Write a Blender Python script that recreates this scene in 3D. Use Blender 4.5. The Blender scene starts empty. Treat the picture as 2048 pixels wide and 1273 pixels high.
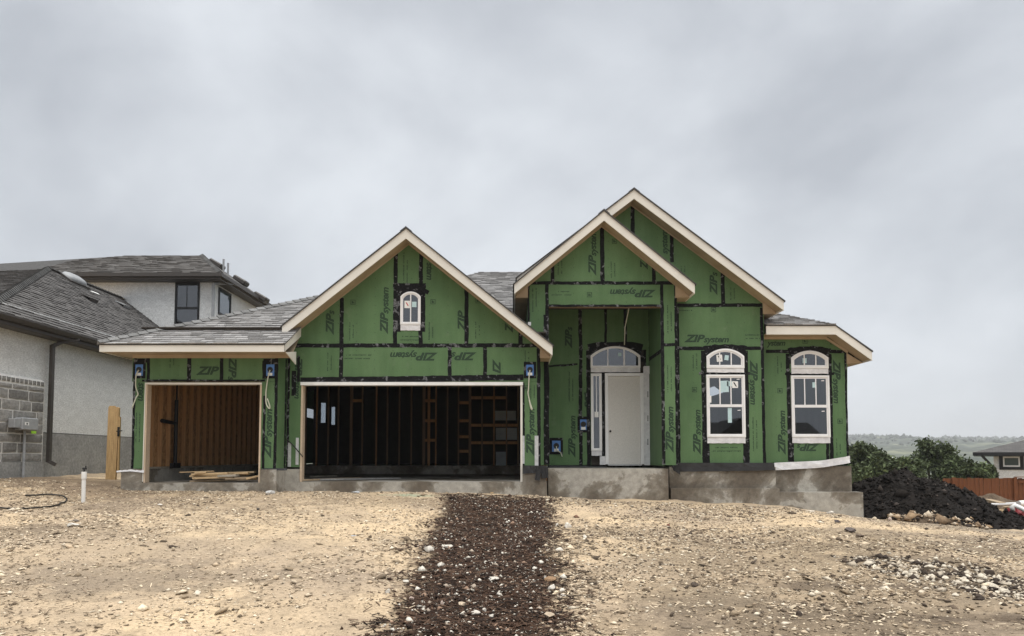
import bpy, bmesh, math, random
import numpy as np
from mathutils import Vector, Matrix

random.seed(7)
rng = np.random.default_rng(7)
scene = bpy.context.scene
col = scene.collection
R = math.radians

# ------------------------------------------------------------------ camera, sky, sun, exposure
F, CX, HZ, PITCH, CZ = 1480.0, 1024.0, 915.0, R(3.2), 1.6      # focal length in photo pixels, horizon row, tilt, eye height
PPY = HZ - F * math.tan(PITCH)
cam = bpy.data.cameras.new('camera')
cam.sensor_width = 36.0
cam.lens = F / 2048 * 36
cam.shift_y = (PPY - 636.5) / 2048
cam.clip_start = 0.1
cam.clip_end = 6000
cam_o = bpy.data.objects.new('camera', cam)
col.objects.link(cam_o)
cam_o.location = (0, 0, CZ)
cam_o.rotation_euler = (R(90) + PITCH, 0, 0)
scene.camera = cam_o

SUN_EL, SUN_AZ = R(78), R(158)          # azimuth clockwise from +Y: behind the camera, a little to its right
world = bpy.data.worlds.new('World')
scene.world = world
world.use_nodes = True
wn, wl = world.node_tree.nodes, world.node_tree.links
wn.clear()
w_out = wn.new('ShaderNodeOutputWorld')
w_bg = wn.new('ShaderNodeBackground')
w_sky = wn.new('ShaderNodeTexSky')
w_sky.sky_type = 'NISHITA'
w_sky.sun_disc = False
w_sky.sun_elevation = SUN_EL
w_sky.sun_rotation = SUN_AZ
w_scale = wn.new('ShaderNodeVectorMath'); w_scale.operation = 'SCALE'
w_scale.inputs['Scale'].default_value = 0.03
wl.new(w_sky.outputs[0], w_scale.inputs[0])
w_tc = wn.new('ShaderNodeTexCoord')
w_map = wn.new('ShaderNodeMapping')
w_map.inputs['Scale'].default_value = (1.0, 1.0, 1.5)
w_map.inputs['Location'].default_value = (2.57, 2.14, 2.95)
w_map.inputs['Rotation'].default_value = (0, R(-28), 0)
wl.new(w_tc.outputs['Generated'], w_map.inputs[0])
w_n = wn.new('ShaderNodeTexNoise')
w_n.inputs['Scale'].default_value = 2.3
w_n.inputs['Detail'].default_value = 6.0
w_n.inputs['Roughness'].default_value = 0.52
w_n.inputs['Distortion'].default_value = 0.25
wl.new(w_map.outputs[0], w_n.inputs['Vector'])
w_r = wn.new('ShaderNodeValToRGB')
w_r.color_ramp.elements[0].position = 0.33
w_r.color_ramp.elements[0].color = (0.180, 0.191, 0.208, 1)
w_r.color_ramp.elements[1].position = 0.65
w_r.color_ramp.elements[1].color = (0.288, 0.301, 0.318, 1)
wl.new(w_n.outputs['Fac'], w_r.inputs[0])
w_mix = wn.new('ShaderNodeMixRGB')
w_mix.inputs[0].default_value = 0.06
wl.new(w_r.outputs[0], w_mix.inputs[1])
wl.new(w_scale.outputs[0], w_mix.inputs[2])
wl.new(w_mix.outputs[0], w_bg.inputs['Color'])
w_bg.inputs['Strength'].default_value = 1.0
wl.new(w_bg.outputs[0], w_out.inputs['Surface'])

sun = bpy.data.lights.new('sun', 'SUN')
sun.energy = 1.5
sun.angle = R(68)
sun.color = (1.0, 0.97, 0.92)
sun_o = bpy.data.objects.new('sun', sun)
col.objects.link(sun_o)
sd = Vector((math.sin(SUN_AZ) * math.cos(SUN_EL), math.cos(SUN_AZ) * math.cos(SUN_EL), math.sin(SUN_EL)))
sun_o.rotation_euler = (-sd).to_track_quat('-Z', 'Y').to_euler()

scene.view_settings.view_transform = 'Standard'
scene.view_settings.look = 'None'
scene.view_settings.gamma = 1.0
scene.view_settings.exposure = 1.58
scene.render.engine = 'CYCLES'
scene.cycles.use_denoising = True
scene.cycles.max_bounces = 6
scene.cycles.diffuse_bounces = 3
scene.cycles.transparent_max_bounces = 12
scene.cycles.volume_bounces = 0
scene.cycles.caustics_reflective = False
scene.cycles.caustics_refractive = False

# ------------------------------------------------------------------ measuring: photo pixel + distance -> metres
CP, SP = math.cos(PITCH), math.sin(PITCH)
def ray(px, py):
    u = (px - CX) / F; v = (PPY - py) / F
    return Vector((u, CP - v * SP, SP + v * CP))
def A(px, py, d):
    r = ray(px, py); t = d / r.y
    return Vector((r.x * t, d, CZ + r.z * t))
def AX(px, py, X):
    r = ray(px, py); t = X / r.x
    return Vector((X, r.y * t, CZ + r.z * t))
def XA(px, d, py=830): return A(px, py, d).x
def ZA(py, d): return A(CX, py, d).z

# ------------------------------------------------------------------ helpers
W = {}
def link(o, parent=None):
    col.objects.link(o)
    base = Matrix.LocRotScale(o.location, o.rotation_euler, o.scale)
    if parent is not None:
        o.parent = parent
        o.matrix_parent_inverse = W[parent].inverted()
    W[o] = base
    return o
def empty(name, loc=(0, 0, 0)):
    o = bpy.data.objects.new(name, None)
    o.location = loc
    o.empty_display_size = 0.2
    return link(o)
def tag(o, label=None, cat=None, group=None, kind=None):
    if label: o['label'] = label
    if cat: o['category'] = cat
    if group: o['group'] = group
    if kind: o['kind'] = kind
    return o
def mesh_from(verts, faces, name='m', smooth=False):
    me = bpy.data.meshes.new(name)
    me.from_pydata([tuple(v) for v in verts], [], faces)
    me.update()
    if smooth:
        me.polygons.foreach_set('use_smooth', [True] * len(me.polygons))
    return me
def np_mesh(verts, faces, name='m', cols=None, smooth=False):
    """fast mesh from numpy: verts (n,3), faces (m,k)"""
    me = bpy.data.meshes.new(name)
    n, (m, k) = len(verts), faces.shape
    me.vertices.add(n); me.vertices.foreach_set('co', verts.astype(np.float32).ravel())
    me.loops.add(m * k); me.loops.foreach_set('vertex_index', faces.astype(np.int32).ravel())
    me.polygons.add(m)
    me.polygons.foreach_set('loop_start', np.arange(0, m * k, k, dtype=np.int32))
    me.polygons.foreach_set('loop_total', np.full(m, k, dtype=np.int32))
    if smooth: me.polygons.foreach_set('use_smooth', np.ones(m, dtype=bool))
    me.update(calc_edges=True)
    if cols is not None:
        at = me.color_attributes.new('Col', 'FLOAT_COLOR', 'POINT')
        c4 = np.ones((n, 4), np.float32); c4[:, :3] = cols
        at.data.foreach_set('color', c4.ravel())
    return me
def set_col(me, c):
    at = me.color_attributes.new('Col', 'FLOAT_COLOR', 'POINT')
    n = len(me.vertices)
    at.data.foreach_set('color', np.tile(np.array([c[0], c[1], c[2], 1], np.float32), n))
def obj(name, me, mat, parent=None, loc=(0, 0, 0), rot=(0, 0, 0), scale=(1, 1, 1)):
    o = bpy.data.objects.new(name, me)
    o.location = loc; o.rotation_euler = rot; o.scale = scale
    if mat is not None and not me.materials: me.materials.append(mat)
    return link(o, parent)

class MB:
    def __init__(s): s.v, s.f = [], []
    def add(s, vs, fs):
        b = len(s.v); s.v += [Vector(v) for v in vs]; s.f += [[i + b for i in f] for f in fs]
    def box(s, x0, x1, y0, y1, z0, z1):
        s.add([(x0,y0,z0),(x1,y0,z0),(x1,y1,z0),(x0,y1,z0),(x0,y0,z1),(x1,y0,z1),(x1,y1,z1),(x0,y1,z1)],
              [[3,2,1,0],[4,5,6,7],[0,1,5,4],[1,2,6,5],[2,3,7,6],[3,0,4,7]])
        return s
    def bar(s, a, b, w, h, up=Vector((0, 0, 1))):
        """box along a-b: w across, h along up"""
        a, b = Vector(a), Vector(b); t = (b - a).normalized()
        sd_ = t.cross(up)
        sd_ = sd_.normalized() if sd_.length > 1e-5 else Vector((1, 0, 0))
        u = sd_.cross(t).normalized()
        p = []
        for c in (a, b):
            for i, j in ((-1,-1),(1,-1),(1,1),(-1,1)): p.append(c + sd_ * (w/2*i) + u * (h/2*j))
        s.add(p, [[0,1,2,3],[7,6,5,4],[1,0,4,5],[2,1,5,6],[3,2,6,7],[0,3,7,4]])
        return s
    def prism(s, poly, vec):
        n = len(poly); vec = Vector(vec)
        vs = [Vector(p) for p in poly] + [Vector(p) + vec for p in poly]
        fs = [list(range(n))[::-1], list(range(n, 2*n))]
        for i in range(n): fs.append([i, (i+1) % n, (i+1) % n + n, i + n])
        s.add(vs, fs); return s
    def tube(s, pts, rad, k=8):
        pts = [Vector(p) for p in pts]; n = len(pts)
        rad = rad if isinstance(rad, (list, tuple)) else [rad] * n
        rings = []
        ref = None
        for i, p in enumerate(pts):
            t = (pts[min(i+1, n-1)] - pts[max(i-1, 0)]).normalized()
            if ref is None: ref = Vector((0,0,1)) if abs(t.z) < .9 else Vector((1,0,0))
            sd_ = t.cross(ref).normalized(); ref = sd_.cross(t).normalized()
            rings.append([p + (sd_ * math.cos(2*math.pi*j/k) + ref * math.sin(2*math.pi*j/k)) * rad[i] for j in range(k)])
        vs = [v for r_ in rings for v in r_]
        fs = []
        for i in range(n-1):
            for j in range(k): fs.append([i*k+j, i*k+(j+1)%k, (i+1)*k+(j+1)%k, (i+1)*k+j])
        fs += [list(range(k))[::-1], list(range((n-1)*k, n*k))]
        s.add(vs, fs); return s
    def mesh(s, smooth=False, fix=True):
        me = mesh_from(s.v, s.f, smooth=smooth)
        if fix:
            bm = bmesh.new(); bm.from_mesh(me)
            bmesh.ops.recalc_face_normals(bm, faces=bm.faces)
            bm.to_mesh(me); bm.free()
        return me
    def build(s, name, mat, parent=None, smooth=False, bevel=0):
        me = s.mesh(smooth)
        if bevel:
            bm = bmesh.new(); bm.from_mesh(me)
            bmesh.ops.bevel(bm, geom=bm.edges[:], offset=bevel, segments=1, affect='EDGES')
            bm.to_mesh(me); bm.free()
        return obj(name, me, mat, parent)

def clip(poly, clipper):
    """Sutherland-Hodgman, clipper convex, both lists of (x, y)"""
    def area(p): return sum(p[i][0]*p[(i+1)%len(p)][1]-p[(i+1)%len(p)][0]*p[i][1] for i in range(len(p)))
    cl = clipper if area(clipper) > 0 else clipper[::-1]
    out = list(poly)
    for i in range(len(cl)):
        a, b = cl[i], cl[(i+1) % len(cl)]
        inp, out = out, []
        if not inp: break
        side = lambda p: (b[0]-a[0])*(p[1]-a[1]) - (b[1]-a[1])*(p[0]-a[0])
        for j in range(len(inp)):
            p, q = inp[j], inp[(j+1) % len(inp)]
            sp_, sq = side(p), side(q)
            if sp_ >= 0: out.append(p)
            if (sp_ >= 0) != (sq >= 0):
                t = sp_ / (sp_ - sq); out.append((p[0]+(q[0]-p[0])*t, p[1]+(q[1]-p[1])*t))
    return out

# value noise in numpy
_tab = rng.random((256, 256))
def vnoise(x, y):
    xi = np.floor(x).astype(int); yi = np.floor(y).astype(int)
    fx = x - xi; fy = y - yi
    fx = fx*fx*(3-2*fx); fy = fy*fy*(3-2*fy)
    g = lambda i, j: _tab[i & 255, j & 255]
    return (g(xi,yi)*(1-fx)+g(xi+1,yi)*fx)*(1-fy) + (g(xi,yi+1)*(1-fx)+g(xi+1,yi+1)*fx)*fy
def fbm(x, y, oct=4, gain=.5):
    s, a, n = 0, 1, 0
    for o in range(oct):
        s = s + a * (vnoise(x*2**o + 17.3*o, y*2**o + 5.1*o) - .5); n += a; a *= gain
    return s / n

# ------------------------------------------------------------------ materials
M = {}
def nodes(name):
    m = bpy.data.materials.new(name); m.use_nodes = True
    nt = m.node_tree
    return m, nt.nodes, nt.links, nt.nodes['Principled BSDF']
def noise_node(N, L, scale, detail=4, rough=.55, stretch=None, coord='Object', dist=0):
    tc = N.new('ShaderNodeTexCoord'); mp = N.new('ShaderNodeMapping')
    L.new(tc.outputs[coord], mp.inputs[0])
    if stretch: mp.inputs['Scale'].default_value = stretch
    n = N.new('ShaderNodeTexNoise')
    n.inputs['Scale'].default_value = scale; n.inputs['Detail'].default_value = detail
    n.inputs['Roughness'].default_value = rough; n.inputs['Distortion'].default_value = dist
    L.new(mp.outputs[0], n.inputs['Vector'])
    return n
def ramp(N, L, src, stops):
    r = N.new('ShaderNodeValToRGB')
    while len(r.color_ramp.elements) < len(stops): r.color_ramp.elements.new(0.5)
    for e, (p, c) in zip(r.color_ramp.elements, stops):
        e.position = p; e.color = (c, c, c, 1) if isinstance(c, (int, float)) else (*c, 1)
    L.new(src, r.inputs[0]); return r
def mixc(N, L, fac, a, b, mode='MIX'):
    m = N.new('ShaderNodeMixRGB'); m.blend_type = mode
    for i, s in enumerate((fac, a, b)):
        if hasattr(s, 'is_output'): L.new(s, m.inputs[i])
        elif isinstance(s, (int, float)): m.inputs[i].default_value = s if i == 0 else (s, s, s, 1)
        else: m.inputs[i].default_value = (*s, 1)
    return m.outputs[0]
def bump(N, L, b, src, strength, dist=.01, prev=None):
    bp = N.new('ShaderNodeBump'); bp.inputs['Strength'].default_value = strength; bp.inputs['Distance'].default_value = dist
    L.new(src, bp.inputs['Height'])
    if prev is not None: L.new(prev, bp.inputs['Normal'])
    L.new(bp.outputs[0], b.inputs['Normal']); return bp.outputs[0]
def simple(name, c1, c2=None, scale=8, rough=.7, bmp=.0, stretch=None, detail=5, spec=.3, lo=.35, hi=.65, fine=0, metal=0, bscale=None, bdist=.01):
    m, N, L, b = nodes(name)
    b.inputs['Roughness'].default_value = rough
    b.inputs['Specular IOR Level'].default_value = spec
    b.inputs['Metallic'].default_value = metal
    c2 = c2 or tuple(x*.75 for x in c1)
    n = noise_node(N, L, scale, detail, stretch=stretch)
    r = ramp(N, L, n.outputs['Fac'], [(lo, c2), (hi, c1)])
    outc = r.outputs[0]
    if fine:
        n2 = noise_node(N, L, fine, 3, stretch=stretch)
        r2 = ramp(N, L, n2.outputs['Fac'], [(.3, .72), (.7, 1.25)])
        outc = mixc(N, L, .8, outc, r2.outputs[0], 'MULTIPLY')
    L.new(outc, b.inputs['Base Color'])
    if bmp:
        nb = n if not bscale else noise_node(N, L, bscale, 4, stretch=stretch)
        bump(N, L, b, nb.outputs['Fac'], bmp, bdist)
    M[name] = m
    return m
def colmat(name, rough=.9, var=.35, scale=14, bmp=.3, spec=.2):
    """base colour from the Col attribute with grain on top"""
    m, N, L, b = nodes(name)
    a = N.new('ShaderNodeAttribute'); a.attribute_name = 'Col'
    n = noise_node(N, L, scale, 5, .65)
    r = ramp(N, L, n.outputs['Fac'], [(.28, 1-var), (.72, 1+var)])
    L.new(mixc(N, L, 1.0, a.outputs['Color'], r.outputs[0], 'MULTIPLY'), b.inputs['Base Color'])
    b.inputs['Roughness'].default_value = rough
    b.inputs['Specular IOR Level'].default_value = spec
    if bmp: bump(N, L, b, n.outputs['Fac'], bmp, .01)
    M[name] = m
    return m

m, N, L, b = nodes('sheathing')
n1 = noise_node(N, L, .7, 5, .6); n2 = noise_node(N, L, 60, 3, .6); n3 = noise_node(N, L, 5, 4, .6, stretch=(1, 1, .12)); n4 = noise_node(N, L, 3.2, 6, .7)
r1 = ramp(N, L, n1.outputs['Fac'], [(.32, (.080, .148, .066)), (.52, (.099, .178, .080)), (.70, (.118, .200, .095))])
r2 = ramp(N, L, n2.outputs['Fac'], [(.3, .82), (.7, 1.15)]); r3 = ramp(N, L, n3.outputs['Fac'], [(.30, .84), (.55, 1.0), (.75, 1.12)])
c = mixc(N, L, .8, r1.outputs[0], r2.outputs[0], 'MULTIPLY'); c = mixc(N, L, .8, c, r3.outputs[0], 'MULTIPLY')
r4 = ramp(N, L, n4.outputs['Fac'], [(.60, 0.0), (.78, .30)]); c = mixc(N, L, r4.outputs[0], c, (.23, .25, .19))
tcn = N.new('ShaderNodeTexCoord'); sn = N.new('ShaderNodeSeparateXYZ'); L.new(tcn.outputs['Object'], sn.inputs[0])
def mth(op, a_, b_=None):
    k = N.new('ShaderNodeMath'); k.operation = op
    for i, q in enumerate((a_, b_)):
        if q is None: continue
        if hasattr(q, 'is_output'): L.new(q, k.inputs[i])
        else: k.inputs[i].default_value = q
    return k.outputs[0]
ax_ = mth('MULTIPLY', mth('SUBTRACT', mth('FRACT', mth('DIVIDE', sn.outputs[0], .406)), .5), .406)
az_ = mth('MULTIPLY', mth('SUBTRACT', mth('FRACT', mth('DIVIDE', sn.outputs[2], .203)), .5), .203)
dn = mth('SQRT', mth('ADD', mth('MULTIPLY', ax_, ax_), mth('MULTIPLY', az_, az_)))
c = mixc(N, L, mth('MULTIPLY', mth('LESS_THAN', dn, .009), .65), c, (.03, .04, .03))
L.new(c, b.inputs['Base Color'])
b.inputs['Roughness'].default_value = .66; b.inputs['Specular IOR Level'].default_value = .2
bump(N, L, b, n2.outputs['Fac'], .06, .002)
M['sheathing'] = m
simple('print', (.018, .036, .022), (.030, .062, .034), 30, .7)
simple('fascia', (.72, .695, .635), (.66, .635, .575), 1.5, .6)
simple('soffit', (.44, .35, .245), (.36, .28, .19), 2.2, .8)
simple('white_trim', (.80, .80, .79), (.72, .72, .71), 4, .45)
simple('vinyl', (.82, .82, .82), (.76, .76, .76), 3, .35, spec=.5)
simple('flashing', (.74, .74, .75), (.60, .60, .62), 9, .5, .25, bscale=14, bdist=.02)
simple('door_paint', (.66, .64, .605), (.62, .60, .565), 40, .55, .06, fine=120)
simple('wood_jamb', (.62, .50, .37), (.50, .39, .28), 3, .65, .05, stretch=(12, 12, .8), fine=30)
simple('stud_wood', (.52, .31, .15), (.38, .21, .10), 3, .75, .08, stretch=(14, 14, 1), fine=25)
simple('stud_grey', (.30, .21, .14), (.21, .145, .09), 3, .75, .08, stretch=(14, 14, 1), fine=25)
simple('osb', (.46, .27, .12), (.27, .145, .065), 16, .8, .1, stretch=(1, 1, .6), fine=45)
simple('treated_wood', (.40, .36, .30), (.30, .27, .22), 5, .8, fine=30)
simple('pine', (.62, .46, .27), (.50, .35, .19), 3, .7, .06, stretch=(2, 9, 9), fine=30)
simple('pine_weathered', (.40, .31, .21), (.27, .20, .13), 3, .8, .08, stretch=(2, 9, 9), fine=30)
simple('post_wood', (.58, .40, .20), (.42, .27, .125), 4, .75, .1, stretch=(10, 10, 1), fine=30)
simple('fence_wood', (.165, .060, .022), (.100, .035, .014), 5, .75, .1, stretch=(8, 8, 1), fine=25)
simple('black_metal', (.02, .02, .021), (.014, .014, .015), 10, .5)
simple('membrane', (.022, .022, .023), (.034, .034, .035), 6, .45, .3, bscale=9, bdist=.03)
simple('bronze_metal', (.060, .053, .048), (.050, .044, .040), 10, .5, spec=.4)
simple('galvanised', (.58, .59, .60), (.46, .47, .48), 14, .45, metal=.35)
simple('grey_metal', (.34, .35, .36), (.28, .29, .30), 9, .5)
simple('blue_plastic', (.07, .20, .50), (.05, .15, .40), 9, .4, spec=.5)
simple('paper', (.80, .80, .78), (.72, .72, .70), 9, .7)
simple('pale_blue_paper', (.50, .66, .68), (.44, .60, .62), 9, .7)
simple('red_print', (.55, .05, .04), None, 9, .6)
simple('green_sticker', (.45, .85, .08), (.40, .78, .06), 9, .5)
simple('cable', (.62, .62, .52), (.52, .52, .42), 9, .5)
simple('pvc', (.80, .80, .78), (.70, .69, .66), 8, .35, spec=.5)
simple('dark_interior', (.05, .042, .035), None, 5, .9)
simple('foam_board', (.55, .62, .66), (.45, .52, .56), 4, .7)
simple('stucco', (.72, .73, .725), (.63, .638, .632), 5, .9, .55, bscale=26, fine=30, stretch=(1, .55, 1.5), bdist=.03)
simple('white_stucco', (.80, .79, .77), (.72, .71, .69), 5, .9, .3, bscale=26, fine=30)
simple('grey_concrete', (.31, .31, .30), (.24, .24, .235), 2.2, .9, .15, fine=18, bscale=30)
simple('mortar', (.70, .69, .66), (.60, .59, .57), 9, .95, .3, bscale=40)
simple('bark', (.11, .085, .065), (.06, .046, .036), 8, .95, .5, stretch=(4, 4, 1))
simple('red_plastic', (.20, .018, .022), (.13, .012, .015), 6, .5)
simple('black_hose', (.018, .017, .016), None, 6, .5)
simple('shingle_deck', (.085, .083, .082), (.055, .054, .053), 12, .95, .3, fine=60)
simple('pale_roof', (.66, .67, .68), (.58, .59, .60), 3, .6)
colmat('shingles', .95, .35, 34, .35)
colmat('stone_veneer', .95, .38, 15, .6)
colmat('pebbles', .92, .3, 30, .25)
colmat('leaf', .75, .2, 4, 0, .25)
colmat('clods', .95, .35, 25, .4, .12)

# seam tape: black with grey print and scuffs
m, N, L, b = nodes('seam_tape')
n1 = noise_node(N, L, 5.5, 3, .55, stretch=(1.6, 1.6, 1.6), dist=.4)
r1 = ramp(N, L, n1.outputs['Fac'], [(.575, (.011, .0115, .0125)), (.62, (.15, .154, .16))])
n2 = noise_node(N, L, 24, 4, .6)
r2 = ramp(N, L, n2.outputs['Fac'], [(.42, .35), (.62, 1.2)])
L.new(mixc(N, L, .85, r1.outputs[0], r2.outputs[0], 'MULTIPLY'), b.inputs['Base Color'])
b.inputs['Roughness'].default_value = .65
b.inputs['Specular IOR Level'].default_value = .12
bump(N, L, b, n2.outputs['Fac'], .35, .012)
M['seam_tape'] = m

# cast concrete of the slab: pale where dry, brown where the rain has run
m, N, L, b = nodes('concrete')
n1 = noise_node(N, L, .95, 6, .62, dist=.3)
n2 = noise_node(N, L, 7, 6, .65)
n3 = noise_node(N, L, 45, 3, .6)
r1 = ramp(N, L, n1.outputs['Fac'], [(.40, (.130, .108, .082)), (.47, (.195, .172, .138)), (.505, (.235, .212, .176)), (.53, (.370, .350, .308))])
r2 = ramp(N, L, n2.outputs['Fac'], [(.3, .70), (.7, 1.25)])
r3 = ramp(N, L, n3.outputs['Fac'], [(.3, .88), (.7, 1.10)])
c = mixc(N, L, .9, r1.outputs[0], r2.outputs[0], 'MULTIPLY')
L.new(mixc(N, L, .9, c, r3.outputs[0], 'MULTIPLY'), b.inputs['Base Color'])
b.inputs['Roughness'].default_value = .85
bump(N, L, b, n3.outputs['Fac'], .3, .006)
M['concrete'] = m

# window glass
m, N, L, b = nodes('glass')
N.remove(b)
o_ = N['Material Output']
fr = N.new('ShaderNodeFresnel'); fr.inputs['IOR'].default_value = 2.15
tr = N.new('ShaderNodeBsdfTransparent'); tr.inputs[0].default_value = (.62, .66, .70, 1)
gl = N.new('ShaderNodeBsdfGlossy'); gl.inputs['Roughness'].default_value = .015; gl.inputs[0].default_value = (.92, .95, 1, 1)
mx = N.new('ShaderNodeMixShader')
L.new(fr.outputs[0], mx.inputs[0]); L.new(tr.outputs[0], mx.inputs[1]); L.new(gl.outputs[0], mx.inputs[2])
L.new(mx.outputs[0], o_.inputs['Surface'])
M['glass'] = m

# far roofs, where single shingles can no longer be told apart
m, N, L, b = nodes('far_shingles')
tc = N.new('ShaderNodeTexCoord'); br = N.new('ShaderNodeTexBrick')
br.inputs['Scale'].default_value = 1; br.inputs['Brick Width'].default_value = .33; br.inputs['Row Height'].default_value = .14
br.inputs['Mortar Size'].default_value = .012
br.inputs['Color1'].default_value = (.115, .110, .106, 1); br.inputs['Color2'].default_value = (.078, .074, .072, 1); br.inputs['Mortar'].default_value = (.05, .05, .05, 1)
L.new(tc.outputs['UV'], br.inputs['Vector']); L.new(br.outputs[0], b.inputs['Base Color'])
b.inputs['Roughness'].default_value = .95
M['far_shingles'] = m

# ground: sand and crushed limestone, with a strip of dark soil and some darker patches
m, N, L, b = nodes('ground')
tc = N.new('ShaderNodeTexCoord'); sx = N.new('ShaderNodeSeparateXYZ')
L.new(tc.outputs['Object'], sx.inputs[0])
nbig = noise_node(N, L, .55, 5, .6)
nmid = noise_node(N, L, 2.6, 6, .65)
nfin = noise_node(N, L, 22, 5, .7, stretch=(1, 1.6, 1))
nvf = noise_node(N, L, 75, 3, .7)
sand = ramp(N, L, nbig.outputs['Fac'], [(.34, (.350, .275, .200)), (.5, (.490, .380, .258)), (.64, (.600, .462, .300))])
midr = ramp(N, L, nmid.outputs['Fac'], [(.3, .72), (.5, 1.0), (.72, 1.13)])
finr = ramp(N, L, nfin.outputs['Fac'], [(.32, .42), (.45, .92), (.72, 1.25)])
vfr = ramp(N, L, nvf.outputs['Fac'], [(.3, .72), (.7, 1.22)])
cc = mixc(N, L, .9, sand.outputs[0], midr.outputs[0], 'MULTIPLY')
def math_(op, a_, b_=None, c_=None):
    k = N.new('ShaderNodeMath'); k.operation = op
    for i, s in enumerate((a_, b_, c_)):
        if s is None: continue
        if hasattr(s, 'is_output'): L.new(s, k.inputs[i])
        else: k.inputs[i].default_value = s
    return k.outputs[0]
def blob(x, y, rx, ry, soft=.5, wob=.9):
    dx = math_('DIVIDE', math_('SUBTRACT', sx.outputs[0], x), rx); dy = math_('DIVIDE', math_('SUBTRACT', sx.outputs[1], y), ry)
    d_ = math_('SQRT', math_('ADD', math_('MULTIPLY', dx, dx), math_('MULTIPLY', dy, dy)))
    d_ = math_('ADD', d_, math_('MULTIPLY', math_('SUBTRACT', nmid.outputs['Fac'], .5), wob * 2.2))
    mr = N.new('ShaderNodeMapRange'); mr.inputs[1].default_value = 1 - soft; mr.inputs[2].default_value = 1 + soft
    mr.inputs[3].default_value = 1; mr.inputs[4].default_value = 0
    L.new(d_, mr.inputs[0]); return mr.outputs[0]
PATCHES = [(-4.4, 8.1, 1.5, .75, (.150, .120, .094), .62), (-8.4, 14.9, 1.8, .9, (.150, .108, .075), .75), (-10.5, 16.2, 3.0, 1.2, (.140, .100, .068), .8),
           (2.1, 7.6, .75, .6, (.135, .106, .078), .75), (3.4, 7.2, 1.5, .8, (.165, .132, .096), .6), (2.6, 9.4, .9, .5, (.150, .118, .084), .55),
           (5.35, 8.6, .75, 1.05, (.060, .046, .035), .95), (4.9, 9.7, .9, .35, (.080, .062, .047), .8), (7.6, 11.2, 2.2, .8, (.120, .095, .070), .7), (5.6, 12.2, 1.3, .7, (.170, .136, .098), .6), (-6.5, 13.5, 2.4, .9, (.200, .155, .110), .6),
           (10.5, 15.6, 3.0, .8, (.175, .150, .122), .7),
           (3.2, 9.2, 2.4, 2.4, (.265, .206, .142), .6), (6.2, 8.2, 2.6, 1.6, (.275, .216, .150), .55), (2.6, 6.6, 1.6, .7, (.13, .10, .072), .7), (4.4, 10.6, 1.5, .6, (.19, .148, .10), .6), (-2.1, 15.35, .45, .14, (.30, .41, .29), .6), (-5.8, 9.6, 2.4, 2.8, (.330, .262, .190), .5), (5.2, 6.9, 1.8, .16, (.095, .072, .053), .8), (3.6, 8.3, 1.4, .14, (.105, .080, .060), .7), (-2.6, 14.6, 2.0, .5, (.23, .175, .12), .5), (-7.6, 11.0, 1.6, .35, (.14, .108, .08), .6), (1.6, 11.8, .8, .4, (.20, .155, .105), .5), (8.4, 12.8, 2.6, .5, (.16, .13, .10), .6)]
for (x, y, rx, ry, cl, k) in PATCHES:
    cc = mixc(N, L, math_('MULTIPLY', blob(x, y, rx, ry), k), cc, cl)
# the dark strip
xw = math_('ADD', sx.outputs[0], math_('MULTIPLY', math_('SUBTRACT', nmid.outputs['Fac'], .5), 1.05))
xw = math_('ADD', xw, math_('MULTIPLY', math_('SUBTRACT', nfin.outputs['Fac'], .5), .35))
ctr = math_('SUBTRACT', math_('ABSOLUTE', math_('ADD', xw, .28)), math_('MULTIPLY', math_('SUBTRACT', sx.outputs[1], 7.0), .038))
mr = N.new('ShaderNodeMapRange'); mr.inputs[1].default_value = .62; mr.inputs[2].default_value = .86; mr.inputs[3].default_value = 1; mr.inputs[4].default_value = 0
L.new(ctr, mr.inputs[0])
yl = N.new('ShaderNodeMapRange'); yl.inputs[1].default_value = 15.2; yl.inputs[2].default_value = 15.8; yl.inputs[3].default_value = 1; yl.inputs[4].default_value = 0
L.new(math_('ADD', sx.outputs[1], math_('MULTIPLY', nmid.outputs['Fac'], .5)), yl.inputs[0])
soil = ramp(N, L, nmid.outputs['Fac'], [(.32, (.024, .014, .0095)), (.52, (.050, .028, .0185)), (.70, (.095, .057, .037))])
cc = mixc(N, L, math_('MULTIPLY', mr.outputs[0], yl.outputs[0]), cc, soil.outputs[0])
cc = mixc(N, L, .85, cc, finr.outputs[0], 'MULTIPLY')
cc = mixc(N, L, .8, cc, vfr.outputs[0], 'MULTIPLY')
# far away the bare dirt gives way to scrub
far = N.new('ShaderNodeMapRange'); far.inputs[1].default_value = 30; far.inputs[2].default_value = 55
L.new(sx.outputs[1], far.inputs[0])
cc = mixc(N, L, far.outputs[0], cc, (.075, .085, .045))
L.new(cc, b.inputs['Base Color'])
b.inputs['Roughness'].default_value = .95; b.inputs['Specular IOR Level'].default_value = .15
p1 = bump(N, L, b, nfin.outputs['Fac'], .7, .02)
bump(N, L, b, nvf.outputs['Fac'], .5, .006, p1)
M['ground'] = m

# wooded hills
m, N, L, b = nodes('hills')
n1 = noise_node(N, L, .016, 6, .7); n2 = noise_node(N, L, .004, 4, .6)
r1 = ramp(N, L, n1.outputs['Fac'], [(.38, (.020, .032, .018)), (.52, (.045, .060, .032)), (.66, (.16, .165, .10))])
r2 = ramp(N, L, n2.outputs['Fac'], [(.35, .6), (.65, 1.3)])
L.new(mixc(N, L, .8, r1.outputs[0], r2.outputs[0], 'MULTIPLY'), b.inputs['Base Color'])
b.inputs['Roughness'].default_value = 1.0
M['hills'] = m

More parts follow.
